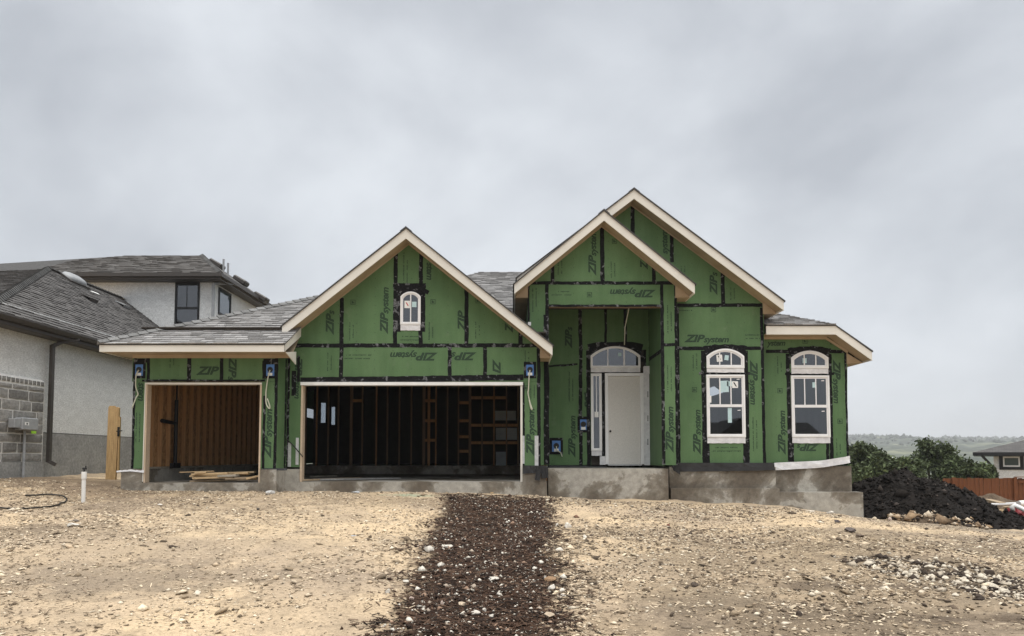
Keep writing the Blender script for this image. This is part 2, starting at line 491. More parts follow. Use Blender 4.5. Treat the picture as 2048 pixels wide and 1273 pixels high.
# black soil heap
simple('black_soil', (.020, .0165, .0145), (.007, .006, .0055), 6, .95, .8, fine=30, bscale=16, spec=.15, bdist=.05)
simple('brown_soil', (.135, .100, .070), (.075, .055, .038), 5, .95, .8, fine=30, bscale=14, spec=.15, bdist=.04)

# ------------------------------------------------------------------ the ground
HX = np.array([-60, -24, -14, -11, -9.2, -8, -4.5, -1, .7, 3.5, 6, 8, 10, 13, 20, 60])
HH = np.array([-.2, -.32, -.36, -.42, -.52, -.67, -.73, -.79, -.87, -.98, -1.10, -1.36, -1.56, -1.68, -1.95, -3.5])
def base_h(x, y):
    h = np.interp(x, HX, HH)
    near = -1.62 + 0 * x
    t = np.clip((y - 4.0) / 11.6, 0, 1)
    z = near * (1 - t) + h * t
    right = np.clip((x - 7) / 4, 0, 1)
    back = np.clip(y - 17.0, 0, None)
    z = z - right * np.minimum(back, 33) * .052 - np.clip(y - 40, 0, 260) * .02
    return z
def ground_h(x, y):
    near = np.clip(1 - (np.abs(y - 10) - 8) / 12, 0, 1)
    z = base_h(x, y) + near * (fbm(x * .5, y * .5, 3) * .12 + fbm(x * 2.2, y * 2.2, 3) * .065 + fbm(x * 9, y * 9, 3) * .028)
    strip = np.clip(1.15 - np.abs(x + .3), 0, .3) / .3 * np.clip((16 - y), 0, 1)
    z = z + strip * (fbm(x * 5 + 40, y * 5, 3) * .07)
    # two wheel ruts across the lower right
    for c0 in (0, .55):
        dd = (y - (7.15 + c0)) + (x - 4.0) * .55
        z = z - np.exp(-(dd / .10) ** 2) * .075 * np.clip((x - 2.2) / 1.0, 0, 1)
    return z + CZ
def gz(x, y): return float(ground_h(np.array([x], float), np.array([y], float))[0])

def axis(*segs):
    out = []
    for a, b_, s in segs: out += list(np.arange(a, b_, s))
    return np.array(out)
gx = np.concatenate([[-3000, -1500, -700, -300, -120, -60, -40, -28], axis((-22, -12, .5), (-12, -8, .10), (-8, 8.5, .05), (8.5, 14, .10), (14, 30, .7)), [34, 44, 60, 100, 200, 500, 1200, 3000]])
gy = np.concatenate([[-400, -120, -60, -30, -15, -5, 0, 2], axis((3, 5.5, .25), (5.5, 11, .035), (11, 16.2, .06), (16.2, 20, .15), (20, 40, .8)), [44, 50, 60, 80, 110, 150, 220, 320, 600, 1200, 3000]])
X_, Y_ = np.meshgrid(gx, gy)
Z_ = ground_h(X_.ravel(), Y_.ravel())
V_ = np.stack([X_.ravel(), Y_.ravel(), Z_], 1)
nx, ny = len(gx), len(gy)
idx = np.arange(nx * ny).reshape(ny, nx)
F_ = np.stack([idx[:-1, :-1].ravel(), idx[:-1, 1:].ravel(), idx[1:, 1:].ravel(), idx[1:, :-1].ravel()], 1)
tag(obj('ground', np_mesh(V_, F_, smooth=True), M['ground']), kind='structure')

# hills far behind, right
hxs = np.linspace(-900, 3600, 620); hys = np.concatenate([np.linspace(420, 2300, 90), [2500, 2700, 2900]])
X_, Y_ = np.meshgrid(hxs, hys)
t = np.clip((Y_ - 420) / 1800, 0, 1)
crest = 50 + fbm(X_ / 330, Y_ / 1000, 4) * 58
Z_ = -14 + t ** .8 * (crest + 14) + fbm(X_ / 16, Y_ / 30, 3) * 13.0 * np.clip(t * 3, 0.1, 1)
Z_[-3:, :] -= np.array([[20], [50], [90]])
nx, ny = len(hxs), len(hys)
idx = np.arange(nx * ny).reshape(ny, nx)
F_ = np.stack([idx[:-1, :-1].ravel(), idx[:-1, 1:].ravel(), idx[1:, 1:].ravel(), idx[1:, :-1].ravel()], 1)
tag(obj('hills', np_mesh(np.stack([X_.ravel(), Y_.ravel(), Z_.ravel() + CZ], 1), F_), M['hills']), kind='structure')

# scrub and trees on the hills, too far to pick apart
nT = 5200
r_ = np.random.default_rng(77)
TX = r_.uniform(150, 3300, nT); TY = r_.uniform(1150, 2250, nT)
tt = np.clip((TY - 420) / 1800, 0, 1)
TZ = -14 + tt ** .8 * (50 + fbm(TX / 330, TY / 1000, 4) * 58 + 14) + fbm(TX / 16, TY / 30, 3) * 13.0 * np.clip(tt * 3, .1, 1) + CZ
kp = (TX < TY * .78) & (fbm(TX / 90, TY / 160, 3) > -.06)
HILLT = (TX[kp], TY[kp], TZ[kp] + 1.5)

# ------------------------------------------------------------------ shingles
def shingle_roof(parent, O, u, v, poly, seed, maxparts=300, expo=.145, wmin=.15, wmax=.30, tint=(1, 1, 1), near=None):
    """tabs laid in courses on the plane O + a*u + b*v, clipped to poly; the nearest ones are parts, the rest one mesh"""
    rs = random.Random(seed)
    O, u, v = Vector(O), Vector(u).normalized(), Vector(v).normalized(); n = u.cross(v).normalized()
    if n.z < 0: n = -n
    us = [p[0] for p in poly]; vs_ = [p[1] for p in poly]
    tabs = []
    row = 0; b0 = min(vs_)
    while b0 < max(vs_):
        a = min(us) - rs.random() * .4
        while a < max(us):
            w = rs.uniform(wmin, wmax)
            q = clip([(a + .006, b0), (a + w, b0), (a + w, b0 + expo + .03), (a + .006, b0 + expo + .03)], poly)
            if len(q) >= 3:
                th = rs.choice((.014, .018, .024, .030))
                g = rs.choice((.80, .88, .95, 1.0, 1.05, 1.12, 1.20)) * rs.uniform(.92, 1.08)
                cl = tuple(.235 * g * k for k in (1.02 * tint[0], 1.0 * tint[1], .985 * tint[2]))
                vv = []
                for (pa, pb) in q:
                    h = .004 + th * max(0, 1 - (pb - b0) / (expo + .03))
                    vv.append(O + u * pa + v * pb + n * h)
                k = len(vv)
                vv += [O + u * pa + v * pb - n * .002 for (pa, pb) in q]
                fs = [list(range(k))] + [[i, i + k, (i+1) % k + k, (i+1) % k] for i in range(k)]
                cen = sum((vv[i] for i in range(k)), Vector()) / k
                tabs.append(((cen - Vector((0, 0, CZ))).length if near is None else near(cen), vv, fs, cl))
            a += w
        b0 += expo; row += 1
    tabs.sort(key=lambda t_: t_[0])
    for t_ in tabs[:maxparts]:
        me = mesh_from(t_[1], t_[2]); set_col(me, t_[3]); obj('shingle', me, M['shingles'], parent)
    rest = tabs[maxparts:]
    if rest:
        V, Fc, C = [], [], []
        for _, vv, fs, cl in rest:
            b_ = len(V); V += vv; Fc += [[i + b_ for i in f] for f in fs]; C += [(*cl, 1)] * len(vv)
        me = mesh_from(V, Fc)
        at = me.color_attributes.new('Col', 'FLOAT_COLOR', 'POINT')
        at.data.foreach_set('color', np.array(C, np.float32).ravel())
        o = obj('shingle_field', me, M['shingles'], parent); o['kind'] = 'stuff'

def cap_line(name, parent, a, b_, w, up, tint, seed):
    rs = random.Random(seed); a, b_ = Vector(a), Vector(b_); t = (b_ - a); ln_ = t.length; t.normalize()
    up = Vector(up).normalized(); sd_ = t.cross(up).normalized(); up = sd_.cross(t).normalized()
    V, Fc, C = [], [], []; x = 0
    while x < ln_:
        g = rs.uniform(.8, 1.2); k = len(V)
        for (s0, lift) in ((0, .030), (.23, .006)):
            for e, dz in ((-w/2, -.34*w), (0, 0), (w/2, -.34*w)): V.append(a + t * min(x + s0, ln_) + sd_ * e + up * (dz + lift + .02))
        for e, dz in ((-w/2, -.34*w), (0, 0), (w/2, -.34*w)): V.append(a + t * x + sd_ * e + up * dz)
        Fc += [[k, k+1, k+4, k+3], [k+1, k+2, k+5, k+4], [k+6, k+7, k+1, k], [k+7, k+8, k+2, k+1]]
        C += [(.19 * g * tint, .19 * g * tint, .187 * g * tint, 1)] * 9; x += .2
    me = mesh_from(V, Fc); at = me.color_attributes.new('Col', 'FLOAT_COLOR', 'POINT'); at.data.foreach_set('color', np.array(C, np.float32).ravel())
    o = obj(name, me, M['shingles'], parent); o['kind'] = 'stuff'; return o

# ------------------------------------------------------------------ the unfinished house
YS, YD, YP, YW, YR, YB = 15.7, 16.3, 16.9, 17.3, 17.6, 18.6      # single garage, double garage, porch front, left window wall, right window wall, porch back
house = empty('unfinished_house', (0, 17, CZ - .8))
tag(house, 'unfinished single-storey house clad in green sheathing with black taped seams and three gables', 'house')
PANELS = []
def panel(d, rect, clp=None, th=.012):
    x0, x1, y0, y1 = rect
    g = .25
    poly = [(x0+g, y0+g), (x1-g, y0+g), (x1-g, y1-g), (x0+g, y1-g)]
    ym = (y0 + y1) / 2
    if clp: poly = clip(poly, clp)
    if len(poly) < 3: return
    pts = []
    for (px, py) in poly:
        p = A(px, py, d); p.x = XA(px, d, ym if not clp else py); pts.append(p)
    mb = MB(); mb.prism(pts, (0, th, 0))
    o = mb.build('sheathing_panel', M['sheathing'], house)
    PANELS.append((d, poly, o))
    return o
def inside(p, poly):
    c = False; n = len(poly)
    for i in range(n):
        (x1, y1), (x2, y2) = poly[i], poly[(i+1) % n]
        if (y1 > p[1]) != (y2 > p[1]) and p[0] < (x2-x1)*(p[1]-y1)/(y2-y1)+x1: c = not c
    return c
def panel_at(d, px, py):
    for dd, poly, o in PANELS:
        if dd == d and inside((px, py), poly): return o
    return house
def tape(d, x0, y0, x1, y1, w, parent=None, proud=.003):
    """a strip of seam tape from one photo point to another, w photo pixels wide, edges a little uneven"""
    n = max(3, int(math.hypot(x1-x0, y1-y0) / 9))
    dx, dy = x1 - x0, y1 - y0; ln = math.hypot(dx, dy); nx_, ny_ = -dy / ln, dx / ln
    ym = (y0 + y1) / 2; vert = abs(dx) < 8
    mb = MB(); top, bot = [], []
    off = 0
    for i in range(n + 1):
        t_ = i / n; off = off * .7 + random.uniform(-.35, .35)
        for s, lst in ((1, top), (-1, bot)):
            q = (x0 + dx*t_ + nx_*(s*w/2 + off + random.uniform(-.4, .4)), y0 + dy*t_ + ny_*(s*w/2 + off + random.uniform(-.4, .4)))
            p = A(q[0], q[1], d)
            if vert: p.x = XA(q[0], d, ym)
            p.y = d - proud - random.uniform(0, .0025); lst.append(p)
    vs = top + bot; k = n + 1
    back = [Vector((p.x, d + .002, p.z)) for p in vs]
    fs = [[i, i+1, k+i+1, k+i] for i in range(n)]
    b2 = 2*k
    fs += [[i, b2+i, b2+i+1, i+1] for i in range(n)] + [[k+i, k+i+1, b2+k+i+1, b2+k+i] for i in range(n)]
    fs += [[0, k, b2+k, b2], [n, b2+n, b2+k+n, k+n]]
    mb.add(vs + back, fs)
    return mb.build('seam_tape', M['seam_tape'], parent or house)

# --- walls
def gclip(ax, ay, s): return [(ax, ay), (ax + 600, ay + 600 * s), (ax + 600, 1100), (ax - 600, 1100), (ax - 600, ay + 600 * s)]
# single garage front
for r in ((265, 378, 700, 764), (378, 443, 700, 764), (443, 555, 700, 764), (265, 291, 764, 938), (521, 555, 764, 938)): panel(YS, r)
# double garage gable
G1 = gclip(813, 468, .80)
for r in ((572, 683, 560, 691.6), (683, 791, 480, 691.6), (791, 842, 460, 584), (791, 801, 584, 661), (791, 842, 661, 691.6), (842, 933, 480, 691.6), (933, 1041, 560, 691.6), (1041, 1080, 640, 691.6)): panel(YD, r, G1)
for r in ((572, 683, 691.6, 764), (683, 899, 691.6, 764), (899, 970, 691.6, 764), (970, 1080, 691.6, 764), (572, 602, 764, 935), (1043, 1080, 764, 932)): panel(YD, r)
# porch front
G2 = gclip(1206, 428, .82)
for r in ((1052, 1105, 500, 566), (1105, 1205, 430, 566), (1205, 1308, 430, 566), (1308, 1355, 500, 566)): panel(YP, r, G2)
for r in ((1056, 1095, 566, 931), (1095, 1325, 566, 613), (1325, 1353, 566, 690), (1325, 1353, 690, 931)): panel(YP, r)
# left window wall under the tallest gable
G3 = gclip(1267, 385, .765)
for r in ((1165, 1265, 380, 611), (1265, 1344, 380, 611), (1344, 1446, 430, 611), (1446, 1529, 520, 611)): panel(YW, r, G3)
for r in ((1340, 1528, 611, 698), (1340, 1412, 698, 928), (1489.5, 1529, 698, 928), (1412, 1489.5, 886, 928)): panel(YW, r)
# right window wall
G4 = [(1500, 655), (1650, 655), (1720, 722), (1720, 1000), (1500, 1000)]
panel(YR, (1522, 1697, 655, 703), G4)
for r in ((1524, 1582, 703, 926), (1657, 1695, 703, 926), (1582, 1657, 886, 926)): panel(YR, r, G4)
# porch recess
for r in ((1082, 1161, 590, 931), (1161, 1182, 700, 931), (1161, 1290, 590, 700), (1290, 1312, 590, 931)): panel(YB, r)
XPL, XPR = XA(1095, YP), XA(1327, YP)
XRET = XA(554.5, YS)
zb = ZA(932, 17)
XL, XRR = XA(265, YS), XA(1695, YR)
def side_panel(X, y0, y1, z0, z1, th):
    mb = MB(); mb.box(min(X, X+th), max(X, X+th), y0, y1, z0, z1)
    return mb.build('sheathing_panel', M['sheathing'], house)
ZT = ZA(705, YS)
pr_ = side_panel(XPR, YP + .014, YB - .002, zb, ZA(700, YP), .012)
side_panel(XPR, YP + .014, YB - .002, ZA(699, YP), ZA(585, YP), .012)
side_panel(XPL, YP + .014, YB - .002, zb, ZA(585, YP), -.012)
side_panel(XRET, YS + .013, YD - .001, ZA(938, YS), ZA(690, YS), -.012)
XPO = XA(1056, YP)
side_panel(XPO, YP + .013, 21, CZ + .5, ZA(571, YP), .012)         # porch outer side above the garage roof
XDR = XA(1080, YD)
side_panel(XDR, YD + .013, YP - .002, zb, ZA(700, YD), -.012)
for y in np.arange(YS + .013, 28.5, 1.22): side_panel(XL, y, min(y + 1.215, 28.9), ZA(938, YS), ZT + .1, .012)
for (z0, z1) in ((ZA(938, YS), ZA(836, 29.4)), (ZA(818, 29.4), ZT + 1.2)): side_panel(XL, 28.905, 30, z0, z1, .012)
for y in np.arange(YR + .013, 30, 1.22): side_panel(XRR, y, min(y + 1.215, 30.05), zb, ZA(715, YR) + .05, -.012)
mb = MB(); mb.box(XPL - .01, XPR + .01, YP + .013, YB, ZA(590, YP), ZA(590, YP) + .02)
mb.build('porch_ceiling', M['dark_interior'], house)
mb = MB(); mb.box(XPL, XPR, YP + .014, YP + .24, ZA(613, YP), ZA(590, YP) - .002)
mb.build('porch_beam', M['stud_grey'], house)

# --- tapes
for a in ((378, 704, 378, 764, 8), (443, 704, 443, 764, 7), (284, 761.5, 530, 761.5, 4), (551.5, 704, 551.5, 938, 6), (527.5, 792, 527.5, 937, 5), (267.5, 704, 267.5, 938, 5),
          (297, 706, 297, 764, 6), (270, 722, 300, 722, 8), (527, 722, 556, 722, 8), (528, 722, 528, 758, 7)): tape(YS, *a)
for a in ((588, 691.5, 1078, 691.5, 8), (683, 596, 683, 757, 8), (791, 506, 791, 690, 8), (841.6, 508, 841.6, 690, 8), (933, 576, 933, 696, 8), (1041, 664, 1041, 693, 8),
          (899, 694, 899, 757, 7.5), (970, 694, 970, 757, 7.5), (601, 761, 1047, 755.5, 12), (1077.5, 694, 1077.5, 932, 7), (576.5, 700, 576.5, 935, 5), (588, 742, 588, 792, 9),
          (597, 712, 597, 764, 6), (1047, 766, 1047, 932, 4.5), (786, 572, 852, 572, 10), (796, 572, 796, 664, 12), (846, 572, 846, 664, 9), (842, 578, 857, 586, 8)): tape(YD, *a)
for a in ((1062, 566.5, 1350, 566.5, 6.5), (1105, 532, 1105, 566, 7), (1205, 450, 1205, 570, 8.5), (1308, 528, 1308, 569, 7), (1094.5, 569, 1094.5, 930, 7), (1325.5, 569, 1325.5, 930, 6.5),
          (1095, 612, 1325, 612, 4.5), (1328, 690, 1352, 690, 6), (1352.5, 570, 1352.5, 930, 5), (1057.5, 572, 1057.5, 690, 4), (1090, 630, 1090, 930, 5)): tape(YP, *a)
for a in ((1354, 611, 1524, 611, 7), (1265, 404, 1265, 480, 8), (1344, 466, 1344, 525, 7.5), (1446, 546, 1446, 611, 8), (1354, 697, 1528, 697, 7), (1526, 616, 1526, 927, 6),
          (1407.5, 702, 1407.5, 926, 8), (1494, 702, 1494, 926, 8), (1398, 747, 1500, 747, 5), (1357.5, 616, 1357.5, 927, 4), (1416, 886, 1416, 927, 7), (1490, 886, 1490, 927, 7)): tape(YW, *a)
for a in ((1532, 703.5, 1690, 703.5, 6.5), (1577.5, 708, 1577.5, 924, 7.5), (1661.5, 708, 1661.5, 924, 7.5), (1570, 748, 1668, 748, 5), (1693, 706, 1693, 924, 4), (1585, 886, 1585, 925, 6), (1655, 886, 1655, 925, 6)): tape(YR, *a)
for a in ((1161, 615, 1161, 931, 7), (1098, 733, 1155, 729, 4), (1177, 700, 1177, 931, 8), (1206, 745, 1206, 922, 7), (1291, 700, 1291, 931, 5), (1301, 616, 1301, 931, 5), (1211, 615, 1211, 690, 5), (1250, 615, 1250, 690, 6)): tape(YB, *a)
# tape on the porch side wall and corner of the return
for (y0, y1, z) in ((YP + .03, YB - .03, ZA(700, YP)),):
    mb = MB(); mb.box(XPR - .003, XPR - .0005, y0, y1, z - .045, z + .045); mb.build('seam_tape', M['seam_tape'], house)
mb = MB(); mb.box(XRET + .0005, XRET + .003, YD - .09, YD - .004, ZA(938, YS), ZA(712, YS)); mb.build('seam_tape', M['seam_tape'], house)

# --- gables
def gable(ax, ay, pitch, runL, runR, y0, yw, y1, wallL, wallR, fas=.215):
    """ax, ay: apex of the roof edge in the photo; runs in metres; y0 rake, yw wall, y1 back end; wallL/R wall x"""
    ap = A(ax, ay, y0); X0, Z0 = ap.x, ap.z
    dk = .028
    ends = []
    for s, run, wx in ((-1, runL, wallL), (1, runR, wallR)):
        xe = X0 + s * run; ze = Z0 - pitch * run
        mb = MB(); mb.prism([(X0, y0 - .03, Z0), (xe + s*.03, y0 - .03, ze - pitch*.03), (xe + s*.03, y0 - .03, ze - pitch*.03 - dk), (X0, y0 - .03, Z0 - dk)], (0, y1 - y0 + .03, 0))
        mb.build('roof_slope', M['shingle_deck'], house)
        zt = dk + .003
        mb = MB(); mb.prism([(X0, y0, Z0 - zt), (xe, y0, ze - zt), (xe, y0, ze - zt - fas), (X0, y0, Z0 - zt - fas * 1.0)], (0, .03, 0))
        mb.build('rake_board', M['fascia'], house)
        sz = zt + fas - .03
        # soffit under the rake
        mb = MB(); mb.prism([(X0, y0 + .032, Z0 - sz), (xe - s*.025, y0 + .032, ze - sz + pitch*.025), (xe - s*.025, y0 + .032, ze - sz - .014 + pitch*.025), (X0, y0 + .032, Z0 - sz - .014)], (0, yw - y0 - .034, 0))
        mb.build('soffit', M['soffit'], house)
        # frieze trim where the soffit meets the wall
        mb = MB(); mb.prism([(X0, yw - .022, Z0 - sz - .016), (wx + s*.02, yw - .022, Z0 - pitch*abs(wx-X0) - sz - .016), (wx + s*.02, yw - .022, Z0 - pitch*abs(wx-X0) - sz - .045), (X0, yw - .022, Z0 - sz - .045)], (0, .018, 0))
        mb.build('frieze_trim', M['soffit'], house)
        # eave soffit and fascia running back
        zs = ze - zt - fas + .012
        mb = MB(); mb.box(min(wx, xe - s*.03), max(wx, xe - s*.03), yw + .002, y1, zs - .012, zs); mb.build('eave_soffit', M['soffit'], house)
        mb = MB(); mb.box(min(xe - s*.028, xe), max(xe - s*.028, xe), y0 + .032, y1, ze - zt - fas + .002, ze - zt + .0); mb.build('eave_fascia', M['fascia'], house)
        # boxed return that closes the end of the overhang
        zw = Z0 - pitch*abs(wx - X0) - sz - .016
        mb = MB(); mb.prism([(wx, yw - .05, zw), (xe - s*.03, yw - .05, zs + .02), (xe - s*.03, yw - .05, zs - .01), (wx, yw - .05, zs - .01)] if zw > zs else [(wx, yw - .05, zs), (xe - s*.03, yw - .05, zs), (xe - s*.03, yw - .05, zs - .02), (wx, yw - .05, zs - .02)], (0, .04, 0))
        mb.build('eave_return', M['soffit'], house)
    mb = MB()
    for s in (-1, 1): mb.bar((X0 + s*.06, y0 - .03, Z0 + .012 - .05), (X0 + s*.06, y1, Z0 + .012 - .05), .17, .012, up=Vector((s*pitch, 0, 1)).normalized())
    mb.build('ridge_cap', M['shingle_deck'], house)
    return X0, Z0
gable(812, 455, .805, 2.66, 3.18, YD - .45, YD, 24, XA(572, YD), XA(1080, YD))
gable(1208, 420, .825, 2.03, 2.03, YP - .45, YP, 24, XPO, XA(1353, YP))
gable(1268, 377, .765, 2.72, 3.42, YW - .45, YW, 27, XA(1150, YW), XA(1529, YW))

# --- single garage roof: front slope with a hip on its left
ey = YS - .58
pl = A(197, 688, ey); EX0, EZ = pl.x, pl.z
EX1 = XA(569, ey, 690)
sp = .485; ln = math.hypot(1, sp)
def roofz(y): return EZ + sp * (y - ey)
yt = 19.9
mb = MB(); mb.prism([(EX0, ey, EZ), (EX1, ey, EZ), (EX1, YD + .04, roofz(YD + .04)), (-2.2, YD + .04, roofz(YD + .04)), (-2.2, yt, roofz(yt)), (EX0 + (yt - ey), yt, roofz(yt))], (0, 0, -.025))
r_single = mb.build('garage_roof_slope', M['shingle_deck'], house)
vtop = (yt - ey) * ln
hA = (YD + .04 - ey)
shingle_roof(r_single, (EX0, ey - .03, EZ - .01), (1, 0, 0), (0, 1, sp), [(0, 0), (EX1 - EX0 + .02, 0), (EX1 - EX0 + .02, hA * ln), (hA, hA * ln)], 3, near=lambda c_: c_.y, maxparts=150)
shingle_roof(r_single, (EX0, ey - .03, EZ - .01), (1, 0, 0), (0, 1, sp), [(hA, hA * ln), (EX1 - EX0 + .02, hA * ln), (EX1 - EX0 + 1.35, vtop), (yt - ey, vtop)], 4, near=lambda c_: c_.y, maxparts=150)
cap_line('hip_cap', house, (EX0, ey - .02, EZ + .03), (EX0 + (yt - ey), yt, roofz(yt) + .03), .20, (-.3, -.3, 1), .9, 1)
fz0, fz1 = ZA(704, ey), EZ - .03
mb = MB(); mb.box(EX0 + .02, EX1, ey, ey + .03, fz0, fz1); mb.build('eave_fascia', M['fascia'], house)
mb = MB(); mb.box(EX0 + .02, EX0 + .05, ey + .032, 29, fz0, fz1); mb.build('eave_fascia', M['fascia'], house)
mb = MB(); mb.box(EX0 + .055, EX1 - .03, ey + .032, YS - .002, fz0 + .02, fz0 + .034); mb.build('eave_soffit', M['soffit'], house)
mb = MB(); mb.box(EX0 + .055, XL - .002, YS, 29, fz0 + .02, fz0 + .034); mb.build('eave_soffit', M['soffit'], house)
mb = MB(); mb.box(XL - .02, EX1 - .03, YS - .03, YS - .003, fz0 - .055, fz0 + .018); mb.build('frieze_trim', M['soffit'], house)
# right end: a short rake climbing back to the gable
mb = MB(); mb.prism([(EX1, ey + .001, EZ - .03), (EX1, YD - .005, roofz(YD) - .03), (EX1, YD - .005, roofz(YD) - .23), (EX1, ey + .001, fz0)], (-.028, 0, 0)); mb.build('rake_board', M['fascia'], house)
mb = MB(); mb.prism([(EX1 + .001, ey + .10, fz0 + .005), (EX1 + .001, YS + .25, fz0 + .12), (EX1 + .001, YS + .25, fz0 - .16)], (-.02, 0, 0)); mb.build('eave_return', M['fascia'], house)
mb = MB(); mb.prism([(XRET, YS + .01, fz0), (EX1 - .03, YS + .01, fz0), (EX1 - .03, YD - .006, roofz(YD) - .24), (XRET, YD - .006, roofz(YD) - .24)], (0, 0, -.014)); mb.build('soffit', M['soffit'], house)

# --- main roof, seen between the gables
ry, rz = 24.0, ZA(545, 24.0)
rx0 = XA(962, 24.0, 545)
ms = .5; run = (rz - EZ) / ms
mf = math.hypot(1, ms)
mainr = MB()
mk = run * .58
mainr.prism([(rx0 - mk, ry - mk, rz - ms*mk), (5.2, ry - mk, rz - ms*mk), (5.2, ry, rz), (rx0, ry, rz)], (0, 0, -.03))
r_main = mainr.build('main_roof_slope', M['shingle_deck'], house)
shingle_roof(r_main, (0, ry - run, EZ), (1, 0, 0), (0, 1, ms), [(-2.4, run*.45*mf), (1.6, run*.45*mf), (1.6, run*mf), (rx0, run*mf), (-2.4, (run - (rx0 + 2.4)) * mf)], 5, maxparts=0)
T_ = yt - ey
mb = MB(); mb.prism([(EX0, ey, EZ - .01), (EX0 + T_, yt, roofz(yt) - .01), (EX0 + T_, 29, roofz(yt) - .01), (EX0, 29, EZ - .01)], (0, 0, -.03)); mb.build('main_roof_slope', M['shingle_deck'], house)
mb = MB(); mb.prism([(rx0 - mk, ry - mk, rz - ms*mk), (rx0, ry, rz), (rx0, ry + 1.5, rz), (rx0 - mk, 29, rz - ms*mk)], (0, 0, -.03)); mb.build('main_roof_slope', M['shingle_deck'], house)
mb = MB(); mb.prism([(rx0 - run, 31, EZ), (rx0, ry + 1.5, rz), (5.2, ry + 1.5, rz), (8.4, 31, EZ)], (0, 0, -.03)); mb.build('main_roof_slope', M['shingle_deck'], house)
mb = MB(); mb.prism([(rx0, ry, rz), (5.2, ry, rz), (5.2, ry + 1.5, rz), (rx0, ry + 1.5, rz)], (0, 0, -.03)); mb.build('main_roof_slope', M['shingle_deck'], house)

# --- clipped gable on the right
cy = YR - .45
c0 = A(1530, 650, cy); c0.x = XA(1529, YW) + .03; c1 = A(1671, 650, cy); c2 = A(1744, 702, cy)
hp = .36; hs = (c1.z - c2.z) / (c2.x - c1.x)
k_ = hp / hs
T = min(4.2, (c1.x - c0.x) / k_ - .02)
top = Vector((c1.x - k_ * T, cy + T, c1.z + hp * T))
mb = MB(); mb.prism([(c0.x, cy - .02, c1.z), (c1.x, cy - .02, c1.z), tuple(top), (c0.x, cy + T, top.z)], (0, 0, -.025))
r_clip = mb.build('roof_slope', M['shingle_deck'], house)
hl = math.hypot(1, hp)
shingle_roof(r_clip, (c0.x, cy - .03, c1.z - .008), (1, 0, 0), (0, 1, hp), [(0, 0), (c1.x - c0.x, 0), (top.x - c0.x, T * hl), (0, T * hl)], 9, maxparts=60)
mb = MB(); mb.prism([(c1.x, cy - .02, c1.z), (c2.x + .02, cy - .02, c2.z), (c2.x + .02, 29, c2.z), (c1.x - k_*T, 29, top.z), tuple(top)], (0, 0, -.03)); mb.build('roof_slope', M['shingle_deck'], house)
fh = .20
mb = MB(); mb.box(c0.x, c1.x, cy, cy + .03, c1.z - .028 - fh, c1.z - .028); mb.build('eave_fascia', M['fascia'], house)
mb = MB(); mb.prism([(c1.x + .001, cy, c1.z - .028), (c2.x, cy, c2.z - .03), (c2.x, cy, c2.z - .03 - fh), (c1.x + .001, cy, c1.z - .028 - fh)], (0, .03, 0)); mb.build('rake_board', M['fascia'], house)
mb = MB(); mb.box(c0.x, c1.x, cy + .032, YR - .002, c1.z - fh - .012, c1.z - fh + .002); mb.build('soffit', M['soffit'], house)
mb = MB(); mb.prism([(c1.x + .001, cy + .032, c1.z - fh), (c2.x - .03, cy + .032, c2.z - fh + .01), (c2.x - .03, cy + .032, c2.z - fh), (c1.x + .001, cy + .032, c1.z - fh - .014)], (0, YR - cy - .034, 0)); mb.build('soffit', M['soffit'], house)
mb = MB(); mb.box(c2.x - .028, c2.x, cy + .032, 29, c2.z - .03 - fh, c2.z - .03); mb.build('eave_fascia', M['fascia'], house)
mb = MB(); mb.box(XRR + .002, c2.x - .03, YR - .002, 29, c2.z - fh - .028, c2.z - fh - .012); mb.build('eave_soffit', M['soffit'], house)
mb = MB(); mb.box(c0.x - .02, c1.x - .05, YR - .04, YR - .004, c1.z - fh - .075, c1.z - fh - .013); mb.build('frieze_trim', M['soffit'], house)
mb = MB(); mb.prism([(c1.x - .05, YR - .04, c1.z - fh - .013), (XRR + .03, YR - .04, c1.z - fh - .013 - hs*(XRR + .03 - c1.x)), (XRR + .03, YR - .04, c1.z - fh - .075 - hs*(XRR + .03 - c1.x)), (c1.x - .05, YR - .04, c1.z - fh - .075)], (0, .036, 0)); mb.build('frieze_trim', M['soffit'], house)
mb = MB(); mb.prism([(XRR, YR - .05, c2.z - fh + .2), (c2.x - .03, YR - .05, c2.z - fh - .03), (XRR, YR - .05, c2.z - fh - .05)], (0, .04, 0)); mb.build('eave_return', M['soffit'], house)

